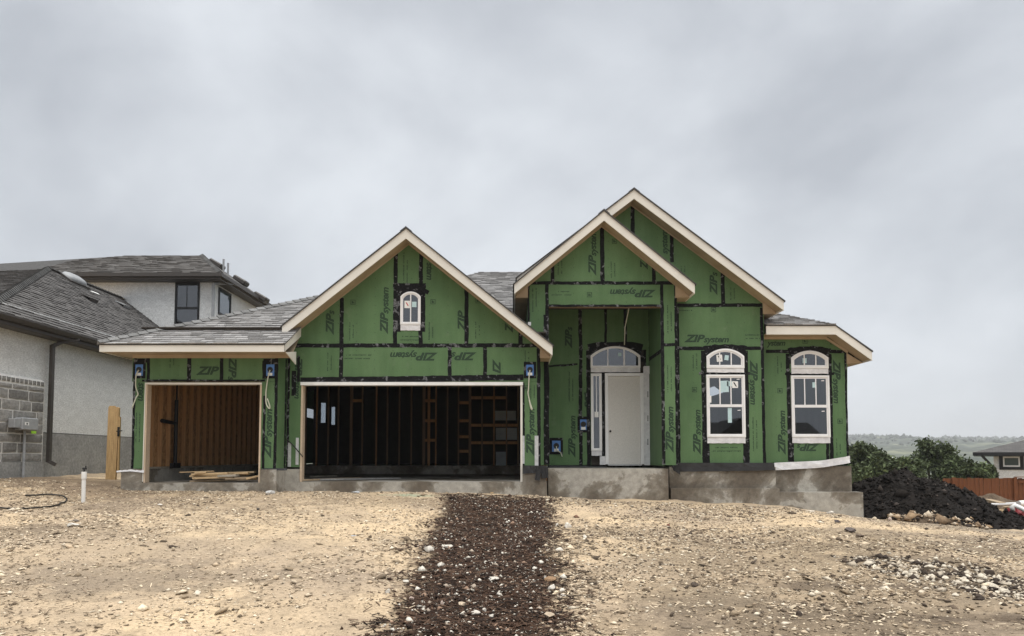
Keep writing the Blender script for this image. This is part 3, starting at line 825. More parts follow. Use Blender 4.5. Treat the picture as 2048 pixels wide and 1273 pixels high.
# ------------------------------------------------------------------ lettering printed on the sheathing
def text_mesh(s, shear, offset, size=1.0, space=1.0):
    cu = bpy.data.curves.new('t', 'FONT'); cu.body = s; cu.size = size; cu.shear = shear; cu.offset = offset; cu.space_character = space
    o = bpy.data.objects.new('t', cu); col.objects.link(o)
    bpy.context.view_layer.update()
    me = bpy.data.meshes.new_from_object(o.evaluated_get(bpy.context.evaluated_depsgraph_get()))
    bpy.data.objects.remove(o); bpy.data.curves.remove(cu)
    v = np.array([q.co[:] for q in me.vertices]); f = [list(p.vertices) for p in me.polygons]
    return v, f
_logo = {}
def logo(zipc, sysc):
    key = (zipc, sysc)
    if key in _logo: return _logo[key]
    V, Fc = [], []; x = 0
    if zipc:
        v, f = text_mesh(zipc, .30, .045, 1, 1.0)
        wf = {'ZIP': .455, 'ZI': .30, 'Z': .215}[zipc]
        v[:, 0] -= v[:, 0].min(); v[:, 0] *= wf / v[:, 0].max()
        v[:, 1] -= v[:, 1].min(); v[:, 1] *= .165 / v[:, 1].max()
        V.append(v); Fc += f; x = wf - .030
    if sysc:
        v, f = text_mesh(sysc, .26, .032, 1, .95)
        v[:, 0] -= v[:, 0].min(); v[:, 0] *= (.55 * len(sysc) / 6) / v[:, 0].max()
        has_desc = 'y' in sysc
        v[:, 1] *= .190
        v[:, 0] += x
        b_ = len(V[0]) if V else 0
        V.append(v); Fc = Fc + [[i + b_ for i in q] for q in f]
    V = np.concatenate(V)
    V[:, 0] -= V[:, 0].max() / 2; V[:, 1] -= .07
    _logo[key] = (V, Fc); return _logo[key]
def lettering(d, cx, cy, rot, zipc='ZIP', sysc='system', k=1.0):
    k *= 1.09
    V, Fc = logo(zipc, sysc)
    c = A(cx, cy, d); a_ = R(rot); co, si = math.cos(a_), math.sin(a_)
    vs = [(c.x + k*(p[0]*co - p[1]*si), d - .0012, c.z + k*(p[0]*si + p[1]*co)) for p in V]
    me = mesh_from(vs, Fc)
    return obj('printed_lettering', me, M['print'], panel_at(d, cx, cy))
for a in ((YS, 415, 743, 0, 'ZIP', ''), (YS, 464, 737, -90, 'ZIP', 's', .95), (YS, 536, 868, 90, 'ZIP', 'system'), (YS, 284, 784, -90, '', 'stem'),
          (YD, 596, 755, -90, 'ZIP', 'system', .9), (YD, 661, 646, 90, 'ZIP', 's'), (YD, 769.5, 622, 90), (YD, 860.5, 543, -90, '', 'stem'), (YD, 924.5, 643, 90, 'ZIP', ''), (YD, 1019, 656, 90, 'Z', ''),
          (YD, 828, 712.5, 180), (YD, 928, 712, 180, 'ZIP', 's'), (YD, 992, 733, -90, 'ZI', ''), (YD, 1061.5, 865, 90),
          (YP, 1185.5, 507, 90), (YP, 1289, 530, 90, 'Z', ''), (YP, 1266, 586.5, 180), (YP, 1340, 860, 90),
          (YB, 1144.5, 874, 90), (YB, 1138, 676, 90, 'ZIP', 's'), (YB, 1171, 800, 90, '', 'syst'),
          (YW, 1413, 678.5, 0), (YW, 1394.5, 865, 90), (YW, 1507, 765, -90, 'ZIP', 'system'), (YW, 1428, 568, 90, 'ZIP', 's'), (YW, 1328, 484, 90, '', 'system'), (YW, 1367, 489, 90, '', 's'),
          (YR, 1552, 686, 0, '', 'ystem', .9), (YR, 1564, 866, 90), (YR, 1673, 763, -90), (YR, 1616, 894.5, 180, 'ZIP', 's', .95)):
    lettering(*a)
# lines of fine print and small stamps, too small to read
def fine_print(d, cx, cy, rot, length, lines=2):
    rs = random.Random(int(cx * 7 + cy))
    c = A(cx, cy, d); a_ = R(rot); co, si = math.cos(a_), math.sin(a_)
    mb = MB(); s = d / F
    for l in range(lines):
        x = -length / 2 + (0 if l == 0 else rs.uniform(0, length * .15)); y = (l - (lines - 1) / 2) * -7.0
        end = length / 2 if l == 0 else length * rs.uniform(.2, .5)
        while x < end:
            w = rs.uniform(1.2, 2.2); h = rs.uniform(1.5, 2.6)
            if rs.random() > .12:
                q = [(x, y), (x + w, y), (x + w + .5, y + h), (x + .5, y + h)]
                mb.add([(c.x + s*(p[0]*co - p[1]*si), d - .0011, c.z + s*(p[0]*si + p[1]*co)) for p in q], [[0, 1, 2, 3]])
            x += w + rs.uniform(.5, 1.0)
    obj('fine_print', mb.mesh(fix=False), M['print'], panel_at(d, cx, cy))['kind'] = 'stuff'
def stamp(d, cx, cy, rot=90, w=10):
    c = A(cx, cy, d); s = d / F; mb = MB(); h = w / 2; t = 1.1
    for q in ((-h, -h, h, -h+t), (-h, h-t, h, h), (-h, -h, -h+t, h), (h-t, -h, h, h), (-h*.5, -h*.5, h*.1, h*.5), (h*.2, -h*.5, h*.5, h*.2)):
        mb.add([(c.x + s*x, d - .0011, c.z + s*z) for x, z in ((q[0], q[1]), (q[2], q[1]), (q[2], q[3]), (q[0], q[3]))], [[0, 1, 2, 3]])
    obj('printed_stamp', mb.mesh(fix=False), M['print'], panel_at(d, cx, cy))
for a in ((YS, 345, 725, 90, 22), (YS, 277, 855, 90, 60), (YD, 704, 664, 90, 36), (YD, 863, 663, 90, 36), (YD, 956, 660, 90, 36), (YD, 812, 540, 90, 70), (YD, 820, 676, 180, 40),
          (YD, 660, 725, 90, 36), (YD, 717, 713, 180, 56), (YD, 1055, 715, 90, 24), (YP, 1121, 535, 90, 30), (YP, 1227, 540, 90, 34), (YP, 1124, 586, 180, 38), (YP, 1070, 600, 90, 50), (YP, 1340, 640, 90, 56), (YP, 1340, 760, 90, 56),
          (YB, 1143, 775, 90, 58), (YW, 1367, 545, 90, 24), (YW, 1371, 619, 0, 30), (YW, 1466, 588, 90, 26), (YW, 1505, 675, 0, 36), (YW, 1391, 725, 90, 34), (YW, 1511, 870, 90, 66), (YW, 1454, 898, 180, 56),
          (YR, 1560, 732, 90, 34), (YR, 1678, 896, 90, 34), (YR, 1672, 686, 0, 26), (YD, 1066, 785, 90, 26)): fine_print(*a)
for a in ((YD, 706, 605), (YD, 866, 604), (YD, 956, 602), (YP, 1179, 590), (YP, 1229, 483), (YW, 1427, 620), (YW, 1389, 780), (YR, 1560, 782), (YR, 1680, 843), (YR, 1610, 683), (YD, 1052, 776)): stamp(*a)

# ------------------------------------------------------------------ windows and the door
def wpt(px, py, d, ref, y): 
    p = A(px, py, d); p.x = XA(px, d, ref); p.y = y
    return p
def arch_top(x0, x1, ys, yt, n=14):
    """points of a segmental arch from left spring to right spring in photo pixels"""
    cx = (x0 + x1) / 2; h = ys - yt; w = (x1 - x0) / 2
    r = (w*w + h*h) / (2*h); a0 = math.asin(min(1, w / r)); cyy = yt + r
    return [(cx + r * math.sin(-a0 + 2*a0*i/n), cyy - r * math.cos(-a0 + 2*a0*i/n)) for i in range(n + 1)]
def window(name, d, x0, x1, ytop, ybot, spring=None, fw=6.5, muntins=(), rails=(), label=None, flange=None, depth=.05, frame_mat='vinyl', inner_arch=True, rail_w=5.5, parent=None):
    ref = (ytop + ybot) / 2; yf = d - depth * .55
    def loop(i):
        if spring is None: return [(x0+i, ytop+i), (x1-i, ytop+i), (x1-i, ybot-i), (x0+i, ybot-i)]
        return arch_top(x0+i, x1-i, spring + i*.75, ytop+i) + [(x1-i, ybot-i), (x0+i, ybot-i)]
    a_, b_ = loop(0), loop(fw); n = len(a_)
    mid = loop(fw * .55)
    mb = MB(); vs = []
    for lp, y in ((a_, d + depth*.4), (a_, yf), (mid, yf - .004), (mid, yf + .010), (b_, yf + .012), (b_, d + depth*.4)): vs += [wpt(q[0], q[1], d, ref, y) for q in lp]
    fs = []
    for k in range(5):
        for i in range(n): fs.append([k*n+i, k*n+(i+1) % n, (k+1)*n+(i+1) % n, (k+1)*n+i])
    mb.add(vs, fs)
    win = mb.build(name, M[frame_mat], parent or house)
    gl_ = MB(); gl_.add([wpt(q[0], q[1], d, ref, yf + .022) for q in loop(fw - .6)], [list(range(n))[::-1]])
    obj('pane', gl_.mesh(fix=False), M['glass'], win)
    for mxp in muntins:
        if len(mxp) == 2: y0_, y1_ = ytop + fw, ybot - fw; xm, wm = mxp
        else: xm, wm, y0_, y1_ = mxp
        p, q = wpt(xm, y0_, d, ref, yf + .016), wpt(xm, y1_, d, ref, yf + .016)
        if spring is not None and abs(xm - (x0+x1)/2) > 4 and len(mxp) == 2:
            pts = arch_top(x0+fw, x1-fw, spring + fw*.75, ytop+fw)
            yy = min(pts, key=lambda s_: abs(s_[0] - xm))[1]; p = wpt(xm, yy, d, ref, yf + .016)
        s = wm / 2 * d / F
        b2 = MB(); b2.box(p.x - s, p.x + s, yf + .010, yf + .020, q.z, p.z); b2.build('muntin', M[frame_mat], win)
    for ry_ in rails:
        p, q = wpt(x0 + fw - 1, ry_, d, ref, 0), wpt(x1 - fw + 1, ry_, d, ref, 0); s = rail_w / 2 * d / F
        b2 = MB(); b2.box(p.x, q.x, yf - .001, yf + .021, p.z - s, p.z + s); b2.build('meeting_rail', M[frame_mat], win)
    if flange:
        p, q = wpt(x0 + .5, ybot, d, ref, 0), wpt(x1 - .5, flange, d, ref, 0)
        b2 = MB(); n2 = 10; vs = []
        for i in range(n2 + 1):
            x = p.x + (q.x - p.x) * i / n2; sag = random.uniform(-.006, .006)
            vs += [(x, d - .012 - random.uniform(0, .008), p.z - .002), (x, d - .010 - random.uniform(0, .012), q.z + sag)]
        vs += [(v[0], d + .001, v[2]) for v in vs[:]]
        k2 = 2 * (n2 + 1)
        fs = [[2*i, 2*i+1, 2*i+3, 2*i+2] for i in range(n2)] + [[k2+2*i+2, k2+2*i+3, k2+2*i+1, k2+2*i] for i in range(n2)]
        fs += [[2*i, 2*i+2, k2+2*i+2, k2+2*i] for i in range(n2)] + [[2*i+1, k2+2*i+1, k2+2*i+3, 2*i+3] for i in range(n2)]
        b2.add(vs, fs); b2.build('sill_flashing', M['flashing'], win)
    if spring is not None:                                            # black flashing tape over the head, following the arch
        pts = arch_top(x0 + .5, x1 - .5, spring, ytop + .5); vs = []; k3 = len(pts)
        for i, q in enumerate(pts):
            t_ = i / (k3 - 1)
            o_y = ytop - 9 + abs(t_ - .5) ** 2 * 18 + random.uniform(-1.2, 1.2)
            o_x = q[0] + (t_ - .5) * 14
            vs += [wpt(q[0], q[1] + .8, d, ref, d - .008), wpt(o_x, min(o_y, q[1] - 5), d, ref, d - .0085 - random.uniform(0, .002))]
        b3 = MB(); b3.add(vs, [[2*i, 2*i+1, 2*i+3, 2*i+2] for i in range(k3 - 1)])
        # corner pieces beside the springing
        for xs, xo in ((x0 + .5, x0 - 7), (x1 - .5, x1 + 7)):
            c = [wpt(xs, spring, d, ref, d - .0085), wpt(xo, spring - 2, d, ref, d - .0085), wpt(xo, spring + 12, d, ref, d - .0085), wpt(xs, spring + 12, d, ref, d - .0085)]
            b3.add(c, [[0, 1, 2, 3]])
        obj('head_tape', b3.mesh(fix=False), M['seam_tape'], win)
    return win
def sticker(win, d, x0, x1, y0, y1, mat, tilt=0, yoff=-.012):
    c = A((x0+x1)/2, (y0+y1)/2, d); s = d / F; w, h = (x1-x0)/2*s, (y1-y0)/2*s
    co, si = math.cos(R(tilt)), math.sin(R(tilt))
    mb = MB(); mb.add([(c.x + x*co - z*si, d + yoff, c.z + x*si + z*co) for x, z in ((-w, -h), (w, -h), (w, h), (-w, h))], [[0, 1, 2, 3]])
    return obj('sticker', mb.mesh(fix=False), M[mat], win)
G_OFF = -.0075
w1t = window('transom_window', YW, 1412.5, 1488, 698, 737, spring=713, muntins=((1439, 2.2), (1462, 2.2)), flange=745.5)
w1 = window('sash_window', YW, 1413, 1490, 750, 875, muntins=((1440, 2.2, 755, 810), (1462, 2.2, 755, 810)), rails=(812,), flange=887)
w2t = window('transom_window', YR, 1581.5, 1656, 702, 737.5, spring=716, muntins=((1608, 2.2), (1631, 2.2)), flange=748)
w2 = window('sash_window', YR, 1582.5, 1659, 751.5, 875, muntins=((1609.5, 2.2, 757, 811), (1632, 2.2, 757, 811)), rails=(813,), flange=887)
wg = window('attic_window', YD, 801, 841.5, 584, 650, spring=594, fw=5.5, muntins=((821.5, 2.2),), rails=(), flange=661.5)
YDW = YB - .02
wdt = window('door_transom', YB, 1181, 1280.5, 693, 736, spring=712, fw=4.2, muntins=((1215.5, 2.0), (1248, 3.0)), flange=745)
wsl = window('sidelight_window', YB, 1182, 1203.5, 747.5, 902, fw=5, muntins=((1193, 1.8, 752, 826),), rails=(), flange=912)
for a in ((w1t, YW, 1433, 1444.5, 710, 724, 'paper', 4), (w1t, YW, 1449, 1457, 711, 721, 'pale_blue_paper', -8), (w1, YW, 1439, 1457, 762, 785, 'pale_blue_paper', 2), (w1, YW, 1454, 1464, 763, 773, 'pale_blue_paper', 0), (w1, YW, 1464, 1476, 763, 776.5, 'paper', 0),
          (w1, YW, 1455.5, 1463.5, 816, 846, 'pale_blue_paper', 0), (w1, YW, 1419.5, 1422.5, 792, 806, 'paper', 0), (w2t, YR, 1605, 1613, 717, 727, 'pale_blue_paper', 0), (w2, YR, 1624.5, 1632, 765, 776, 'pale_blue_paper', 0),
          (wg, YD, 809, 820, 602, 617, 'paper', 0), (wg, YD, 824, 833, 604, 615, 'pale_blue_paper', 0), (wsl, YB, 1189, 1197, 824, 835, 'paper', 0), (wdt, YB, 1236, 1243, 706, 713, 'pale_blue_paper', 0)):
    s_ = sticker(*a, yoff=G_OFF)
for (win, d, x, y, k) in ((w1, YW, 1470, 769.5, 1), (wg, YD, 814.5, 609, .85), (w1t, YW, 1438.5, 716, .9)):
    c = A(x, y, d); s = d / F * k
    mb = MB(); mb.add([(c.x + s*q[0], d + G_OFF - .0008, c.z + s*q[1]) for q in ((-3.8, 4.2), (-1.2, 4.2), (3.8, -4.2), (1.2, -4.2))], [[0, 1, 2, 3]])
    obj('sticker_print', mb.mesh(fix=False), M['red_print' if win is wg else 'black_metal'], win)
# small white etched labels in the corners of the panes
for (win, d, x, y) in ((w1, YW, 1476, 759), (w1, YW, 1478, 821), (w2, YR, 1645, 762), (w2, YR, 1646, 823), (w1t, YW, 1474, 709), (w2t, YR, 1641, 713)): sticker(win, d, x - 3, x + 3, y - .8, y + .8, 'paper', 4, G_OFF)

# door
dr = MB(); p0, p1 = A(1216, 753, YB), A(1281, 929, YB)
dr.box(p0.x, p1.x, YB - .015, YB + .03, p1.z, p0.z)
door = dr.build('front_door', M['door_paint'], house)
hd = A(1220.5, 863, YB); hb = MB(); hb.tube([(hd.x, YB - .016, hd.z), (hd.x, YB - .03, hd.z)], .028, 12); hb.tube([(hd.x, YB - .03, hd.z), (hd.x, YB - .055, hd.z)], .012, 10)
hb.build('handle', M['black_metal'], door)
fr_ = MB(); s = YB / F
fr_.box(p0.x - 6.5*s, p0.x - .004, YB - .045, YB + .05, p1.z, p0.z + 6*s); fr_.build('door_jamb', M['vinyl'], house)
fr_ = MB(); fr_.box(p1.x + .004, p1.x + 7*s, YB - .045, YB + .05, p1.z, p0.z + 6*s); fr_.build('door_jamb', M['vinyl'], house)
fr_ = MB(); fr_.box(p0.x - .003, p1.x + .003, YB - .045, YB + .05, p0.z + .004, p0.z + 6*s); fr_.build('door_head', M['vinyl'], house)
fr_ = MB(); fr_.box(p0.x - .02, p1.x + .02, YB - .10, YB + .05, p1.z - .03, p1.z - .004); fr_.build('threshold', M['galvanised'], house)
q0, q1 = A(1289.5, 734, YB), A(1300, 931, YB)
fr_ = MB(); fr_.box(p1.x + 7*s + .003, q1.x, YB - .02, YB - .004, q1.z, q0.z); wrap = fr_.build('door_wrap', M['flashing'], house)
q2, q3 = A(1287, 733, YB), A(1303, 749, YB)
fr_ = MB(); fr_.box(q2.x, q3.x, YB - .052, YB - .046, q3.z, q2.z); fr_.build('door_wrap', M['flashing'], house)
q2, q3 = A(1199.5, 913, YB), A(1215, 930, YB)
fr_ = MB(); fr_.box(q2.x, p0.x - 6.5*s - .002, YB - .03, YB - .006, q3.z, q2.z); fr_.build('door_wrap', M['flashing'], house)
for yy in (790, 838, 885): 
    c = A(1295, yy, YB); mb = MB()
    for i in range(5): mb.add([(c.x - .015 + .03*random.random()*.3, YB - .0215, c.z + .03*i - .06), (c.x + .02, YB - .0215, c.z + .03*i - .06), (c.x + .02, YB - .0215, c.z + .03*i - .043), (c.x - .012, YB - .0215, c.z + .03*i - .043)], [[0, 1, 2, 3]])
    obj('fine_print', mb.mesh(fix=False), M['print'], wrap)['kind'] = 'stuff'

# ------------------------------------------------------------------ garage openings: jambs, slab, framing
ZSL = ZA(964, YD)               # garage slab level
def jamb(x0, x1, ya, yb_, z0, z1, mat='wood_jamb', name='garage_door_jamb'):
    mb = MB(); mb.box(x0, x1, ya, yb_, z0, z1); return mb.build(name, M[mat], house)
xs0, xs1 = XA(290, YS), XA(523, YS); zt_ = ZA(766, YS)
jamb(xs0 + .012, xs0 + .045, YS - .02, YS + .165, ZSL, zt_ - .04)
jamb(xs0 - .005, xs0 + .0115, YS - .035, YS - .001, ZSL + .02, zt_, 'fascia')
jamb(xs1 - .035, xs1, YS - .025, YS + .165, ZSL, zt_ - .04)
jamb(xs0 + .012, xs1, YS - .03, YS + .165, zt_ - .038, zt_, 'fascia', 'garage_door_header')
xd0, xd1 = XA(602, YD), XA(1045, YD); zt2 = ZA(766, YD)
jamb(xd0 + .0, xd0 + .045, YD - .02, YD + .165, ZSL, zt2 - .06)
jamb(xd1 - .045, xd1, YD - .025, YD + .165, ZSL, zt2 - .06, 'fascia')
jamb(xd0 - .012, xd1 + .012, YD - .045, YD + .165, zt2 - .058, zt2 + .012, 'white_trim', 'garage_door_header')
# lumber header behind the sheathing
jamb(xs0 - .1, xs1 + .1, YS + .02, YS + .165, zt_ + .004, ZT, 'stud_grey', 'lintel')
jamb(xd0 - .1, xd1 + .1, YD + .02, YD + .165, zt2 + .016, zt2 + .4, 'stud_grey', 'lintel')

fnd = lambda *b6: MB().box(*b6).build('foundation', M['concrete'], house)
zg = CZ - 2.6
ZST = ZA(939, YS)                      # top of the garage kerbs
fx0 = XA(243, YS - .02, 960)
fnd(fx0, XA(1094, YD - .06, 960), YD - .06, 23.9, zg, ZSL)                                   # garage slab
fnd(fx0, XRET + .02, YS - .05, YD - .061, zg, ZSL - .004)
fnd(fx0 + .0, xs0 - .006, YS - .046, YS + .16, ZSL - .003, ZST - .002)                        # kerbs under the piers
fnd(XA(524, YS), XRET + .018, YS - .046, YD - .062, ZSL - .003, ZST - .004)
fnd(XRET + .019, xd0 - .002, YD - .055, YD + .16, ZSL + .001, ZST - .006)
fnd(xd1 + .002, XA(1092, YD - .05), YD - .055, YD + .16, ZSL + .001, ZA(934, YD))
fnd(fx0 + .001, XL + .10, YS + .161, 23.8, ZSL + .001, ZST - .003)                            # left kerb running back
fnd(XL + .11, .4, 23.6, 23.88, ZSL + .002, ZSL + .27)                                         # kerb along the back
ZPO = ZA(938, YP - .05)
fnd(XA(1096, YP), XA(1335, YP - .05), YP - .06, YB + .3, zg, ZPO)                             # porch slab
fnd(XA(1337, YW), XA(1549, YW - .03), YW - .03, 29, zg, zb - .03)
fnd(XA(1337, YW), XA(1556, YW - .16), YW - .16, YW - .031, zg, ZA(977, YW - .16))
fnd(XA(1549.5, YW - .03), XA(1700, YR - .06), YR - .06, 29, zg, zb - .012)
fnd(XA(1553, YW - .12), XA(1722, YW - .12), YW - .12, YR - .061, zg, ZA(985, YW - .12))

# left interior wall: sheathing backs and studs; every stud is a part
stud_me = MB().box(-.02, .02, -.045, .045, 0, 1).mesh()
def stud(x, y, z0, z1, rot=0, mat='stud_wood', sx_=1, sy_=1):
    return obj('stud', stud_me if mat == 'stud_wood' else stud_me2, M[mat], house, (x, y, z0), (0, 0, rot), (sx_, sy_, z1 - z0))
stud_me2 = stud_me.copy()
CEI = ZT + .45
mb = MB(); mb.box(XL + .014, XL + .024, YS + .17, 23.6, ZST, CEI); mb.build('wall_lining', M['osb'], house)
mb = MB(); mb.box(XL + .025, XL + .115, YS + .17, 23.6, ZST, ZST + .04); mb.build('sole_plate', M['treated_wood'], house)
y = YS + .30
while y < 23.5:
    stud(XL + .070, y, ZST + .041, CEI, R(90)); y += .406
# back wall of open studs
yk = 23.7
stud_px = [634, 657, 677, 703, 725, 753, 775, 799, 823, 848, 872, 895, 917, 940, 964, 988, 1013, 1036]
for i, px in enumerate(stud_px):
    stud(XA(px, yk), yk, ZSL + .272, CEI, 0, 'stud_grey' if i % 5 else 'stud_wood', 1.0 if i not in (3, 9, 13) else 2.0)
for px in (612, 590, 566): stud(XA(px, yk), yk, ZSL + .272, CEI, 0, 'stud_grey')
mb = MB(); mb.box(XL + .13, .4, yk - .045, yk + .045, CEI, CEI + .08); mb.build('top_plate', M['stud_grey'], house)
stud(XA(858, yk), yk - .02, ZSL + .272, CEI, 0, 'stud_wood', 1.9)
def block(px0, px1, py, h=5.5, mat='stud_wood'):
    z = ZA(py, yk); s = yk / F
    mb = MB(); mb.box(XA(px0, yk), XA(px1, yk), yk - .043, yk + .043, z - h/2*s, z + h/2*s); mb.build('blocking', M[mat], house)
for a in ((850, 870, 802), (850, 870, 842), (850, 870, 881), (919, 939, 806), (919, 939, 842), (919, 939, 874), (919, 939, 903), (942, 963, 796), (966, 987, 796), (990, 1012, 796), (942, 963, 851), (966, 987, 851), (990, 1012, 851), (1015, 1035, 851), (942, 963, 886), (966, 987, 886), (990, 1012, 886), (1015, 1035, 886), (705, 724, 802)): block(*a)
# ceiling, walls and floor of the rooms behind, so that the inside is closed and dark
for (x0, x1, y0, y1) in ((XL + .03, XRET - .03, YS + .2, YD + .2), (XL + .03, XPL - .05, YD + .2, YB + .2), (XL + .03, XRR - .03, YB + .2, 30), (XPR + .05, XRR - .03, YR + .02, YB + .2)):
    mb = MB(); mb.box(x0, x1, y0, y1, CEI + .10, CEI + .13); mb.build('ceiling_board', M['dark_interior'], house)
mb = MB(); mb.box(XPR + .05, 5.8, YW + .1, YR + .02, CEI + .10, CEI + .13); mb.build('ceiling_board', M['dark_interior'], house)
mb = MB(); mb.box(XL + .03, XRR - .03, 23.9, 30, ZSL + .25, ZSL + .27); mb.build('floor_slab', M['grey_concrete'], house)
mb = MB(); mb.box(XPL - .03, XPL - .013, YP + .02, 23.5, ZSL, CEI); mb.build('wall_lining', M['osb'], house)
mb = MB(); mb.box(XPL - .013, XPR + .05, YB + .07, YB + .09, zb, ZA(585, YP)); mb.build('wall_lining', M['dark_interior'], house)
# rear wall with two narrow windows, doubled tinted panes added to dim the daylight
ybk = 30
xa, xb_, xc, xd = XA(641, ybk), XA(651, ybk), XA(662, ybk), XA(670, ybk)
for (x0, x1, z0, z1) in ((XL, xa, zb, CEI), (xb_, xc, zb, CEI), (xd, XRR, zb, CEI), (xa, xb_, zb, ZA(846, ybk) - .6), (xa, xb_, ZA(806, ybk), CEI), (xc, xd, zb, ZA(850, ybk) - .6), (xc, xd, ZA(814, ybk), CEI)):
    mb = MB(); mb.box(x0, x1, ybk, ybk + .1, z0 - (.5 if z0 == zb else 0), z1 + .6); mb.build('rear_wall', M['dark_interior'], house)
for (x0, x1, z0, z1) in ((xa, xb_, ZA(846, ybk), ZA(806, ybk)), (xc, xd, ZA(850, ybk), ZA(814, ybk))):
    for yy in (ybk + .03, ybk + .06):
        mb = MB(); mb.add([(x0, yy, z0), (x1, yy, z0), (x1, yy, z1), (x0, yy, z1)], [[0, 1, 2, 3]]); obj('rear_pane', mb.mesh(fix=False), M['glass'], house)
mb = MB(); mb.add([(XL + .006, 28.9, zb), (XL + .006, 30, zb), (XL + .006, 30, CEI), (XL + .006, 28.9, CEI)], [[0, 1, 2, 3]]); obj('rear_pane', mb.mesh(fix=False), M['glass'], house)  # tinted pane added over the side opening to dim its daylight
# sheets of foam leaning behind the framing
for (x0, x1, y0, y1) in ((990, 1032, 822, 841), (992, 1034, 856, 880), (992, 1012, 904, 933)):
    mb = MB(); a, b_ = A(x0, y0, 24.4), A(x1, y1, 24.4); mb.box(a.x, b_.x, 24.4, 24.44, b_.z, a.z)
    o = mb.build('foam_board', M['foam_board'], house)

# metal conduit, hold-down and straps
mb = MB(); cxx = XL + .16
p = AX(350, 935, cxx); q = AX(350, 800, cxx)
mb.tube([(cxx, p.y, p.z), (cxx, p.y, q.z)], .045, 8); mb.tube([(cxx, p.y, q.z), (cxx, p.y, q.z + .35)], .02, 8)
mb.tube([(cxx, p.y, ZA(845, 16.8)), (cxx - .04, p.y - .62, ZA(842, 16.8))], [.035, .05], 8)
mb.box(cxx - .05, cxx + .05, p.y - .18, p.y + .18, p.z - .02, p.z + .10)
mb.build('door_track', M['black_metal'], house)
for (d, x, y0, y1, w, tl) in ((YD, 1045.5, 872, 928, 7, 0), (YD, 1073, 872, 934, 7.5, 1), (YD, 595, 876, 930, 6, 0), (YD, 579.5, 886, 934, 6.5, -1)):
    a, b_ = A(x, y0, d), A(x, y1, d); s = w/2*d/F
    mb = MB(); mb.box(a.x - s, a.x + s, d - .007, d - .004, b_.z, a.z)
    mb.build('metal_strap', M['galvanised'], house)
# black membrane along the foot of the walls
def flap(pts_top, pts_bot, d, name, mat, wob=.02):
    mb = MB(); n = 16; vs = []
    for i in range(n + 1):
        t_ = i / n
        tp = np.interp(t_, np.linspace(0, 1, len(pts_top)), [q[1] for q in pts_top]); tx = np.interp(t_, np.linspace(0, 1, len(pts_top)), [q[0] for q in pts_top])
        bp_ = np.interp(t_, np.linspace(0, 1, len(pts_bot)), [q[1] for q in pts_bot]); bx = np.interp(t_, np.linspace(0, 1, len(pts_bot)), [q[0] for q in pts_bot])
        for k, (x, y) in enumerate(((tx, tp), ((tx+bx)/2, (tp+bp_)/2), (bx, bp_))):
            v = A(x, y, d); v.y = d - .012 - k*.006 - random.uniform(0, wob * .6); vs.append(v)
    fs = []
    for i in range(n):
        for k in range(2): fs.append([3*i+k, 3*i+k+1, 3*i+k+4, 3*i+k+3])
    mb.add(vs, fs)
    me = mb.mesh(smooth=False, fix=False)
    o = obj(name, me, M[mat], house)
    sm = o.modifiers.new('thick', 'SOLIDIFY'); sm.thickness = .006
    return o
flap([(1357, 926), (1545, 926)], [(1357, 944), (1450, 943), (1550, 941)], YW - .04, 'membrane_strip', 'membrane')
flap([(1548, 926), (1640, 922), (1690, 914), (1699, 912)], [(1548, 941), (1640, 936), (1690, 928), (1699, 926)], YR - .07, 'house_wrap_flap', 'flashing', .03)
flap([(1045, 931), (1096, 932)], [(1045, 948), (1075, 946), (1096, 950)], YD - .05, 'membrane_strip', 'membrane')
flap([(1074, 932), (1084, 932)], [(1069, 960), (1079, 962)], YD - .08, 'membrane_flap', 'membrane')
flap([(1082, 934), (1095, 934)], [(1083, 957), (1097, 956)], YD - .06, 'membrane_flap', 'membrane')
flap([(1099, 931), (1214, 933)], [(1099, 937), (1214, 937)], YB - .03, 'membrane_strip', 'membrane', .01)
flap([(1343, 931), (1358, 928)], [(1346, 941), (1360, 950)], YW - .1, 'membrane_flap', 'membrane')
flap([(526, 937), (575, 937)], [(526, 942), (575, 941)], YS - .01, 'membrane_strip', 'membrane', .01)
flap([(234, 942), (262, 939), (289, 941)], [(234, 945), (262, 943), (289, 946)], YS - .03, 'house_wrap_flap', 'flashing', .01)

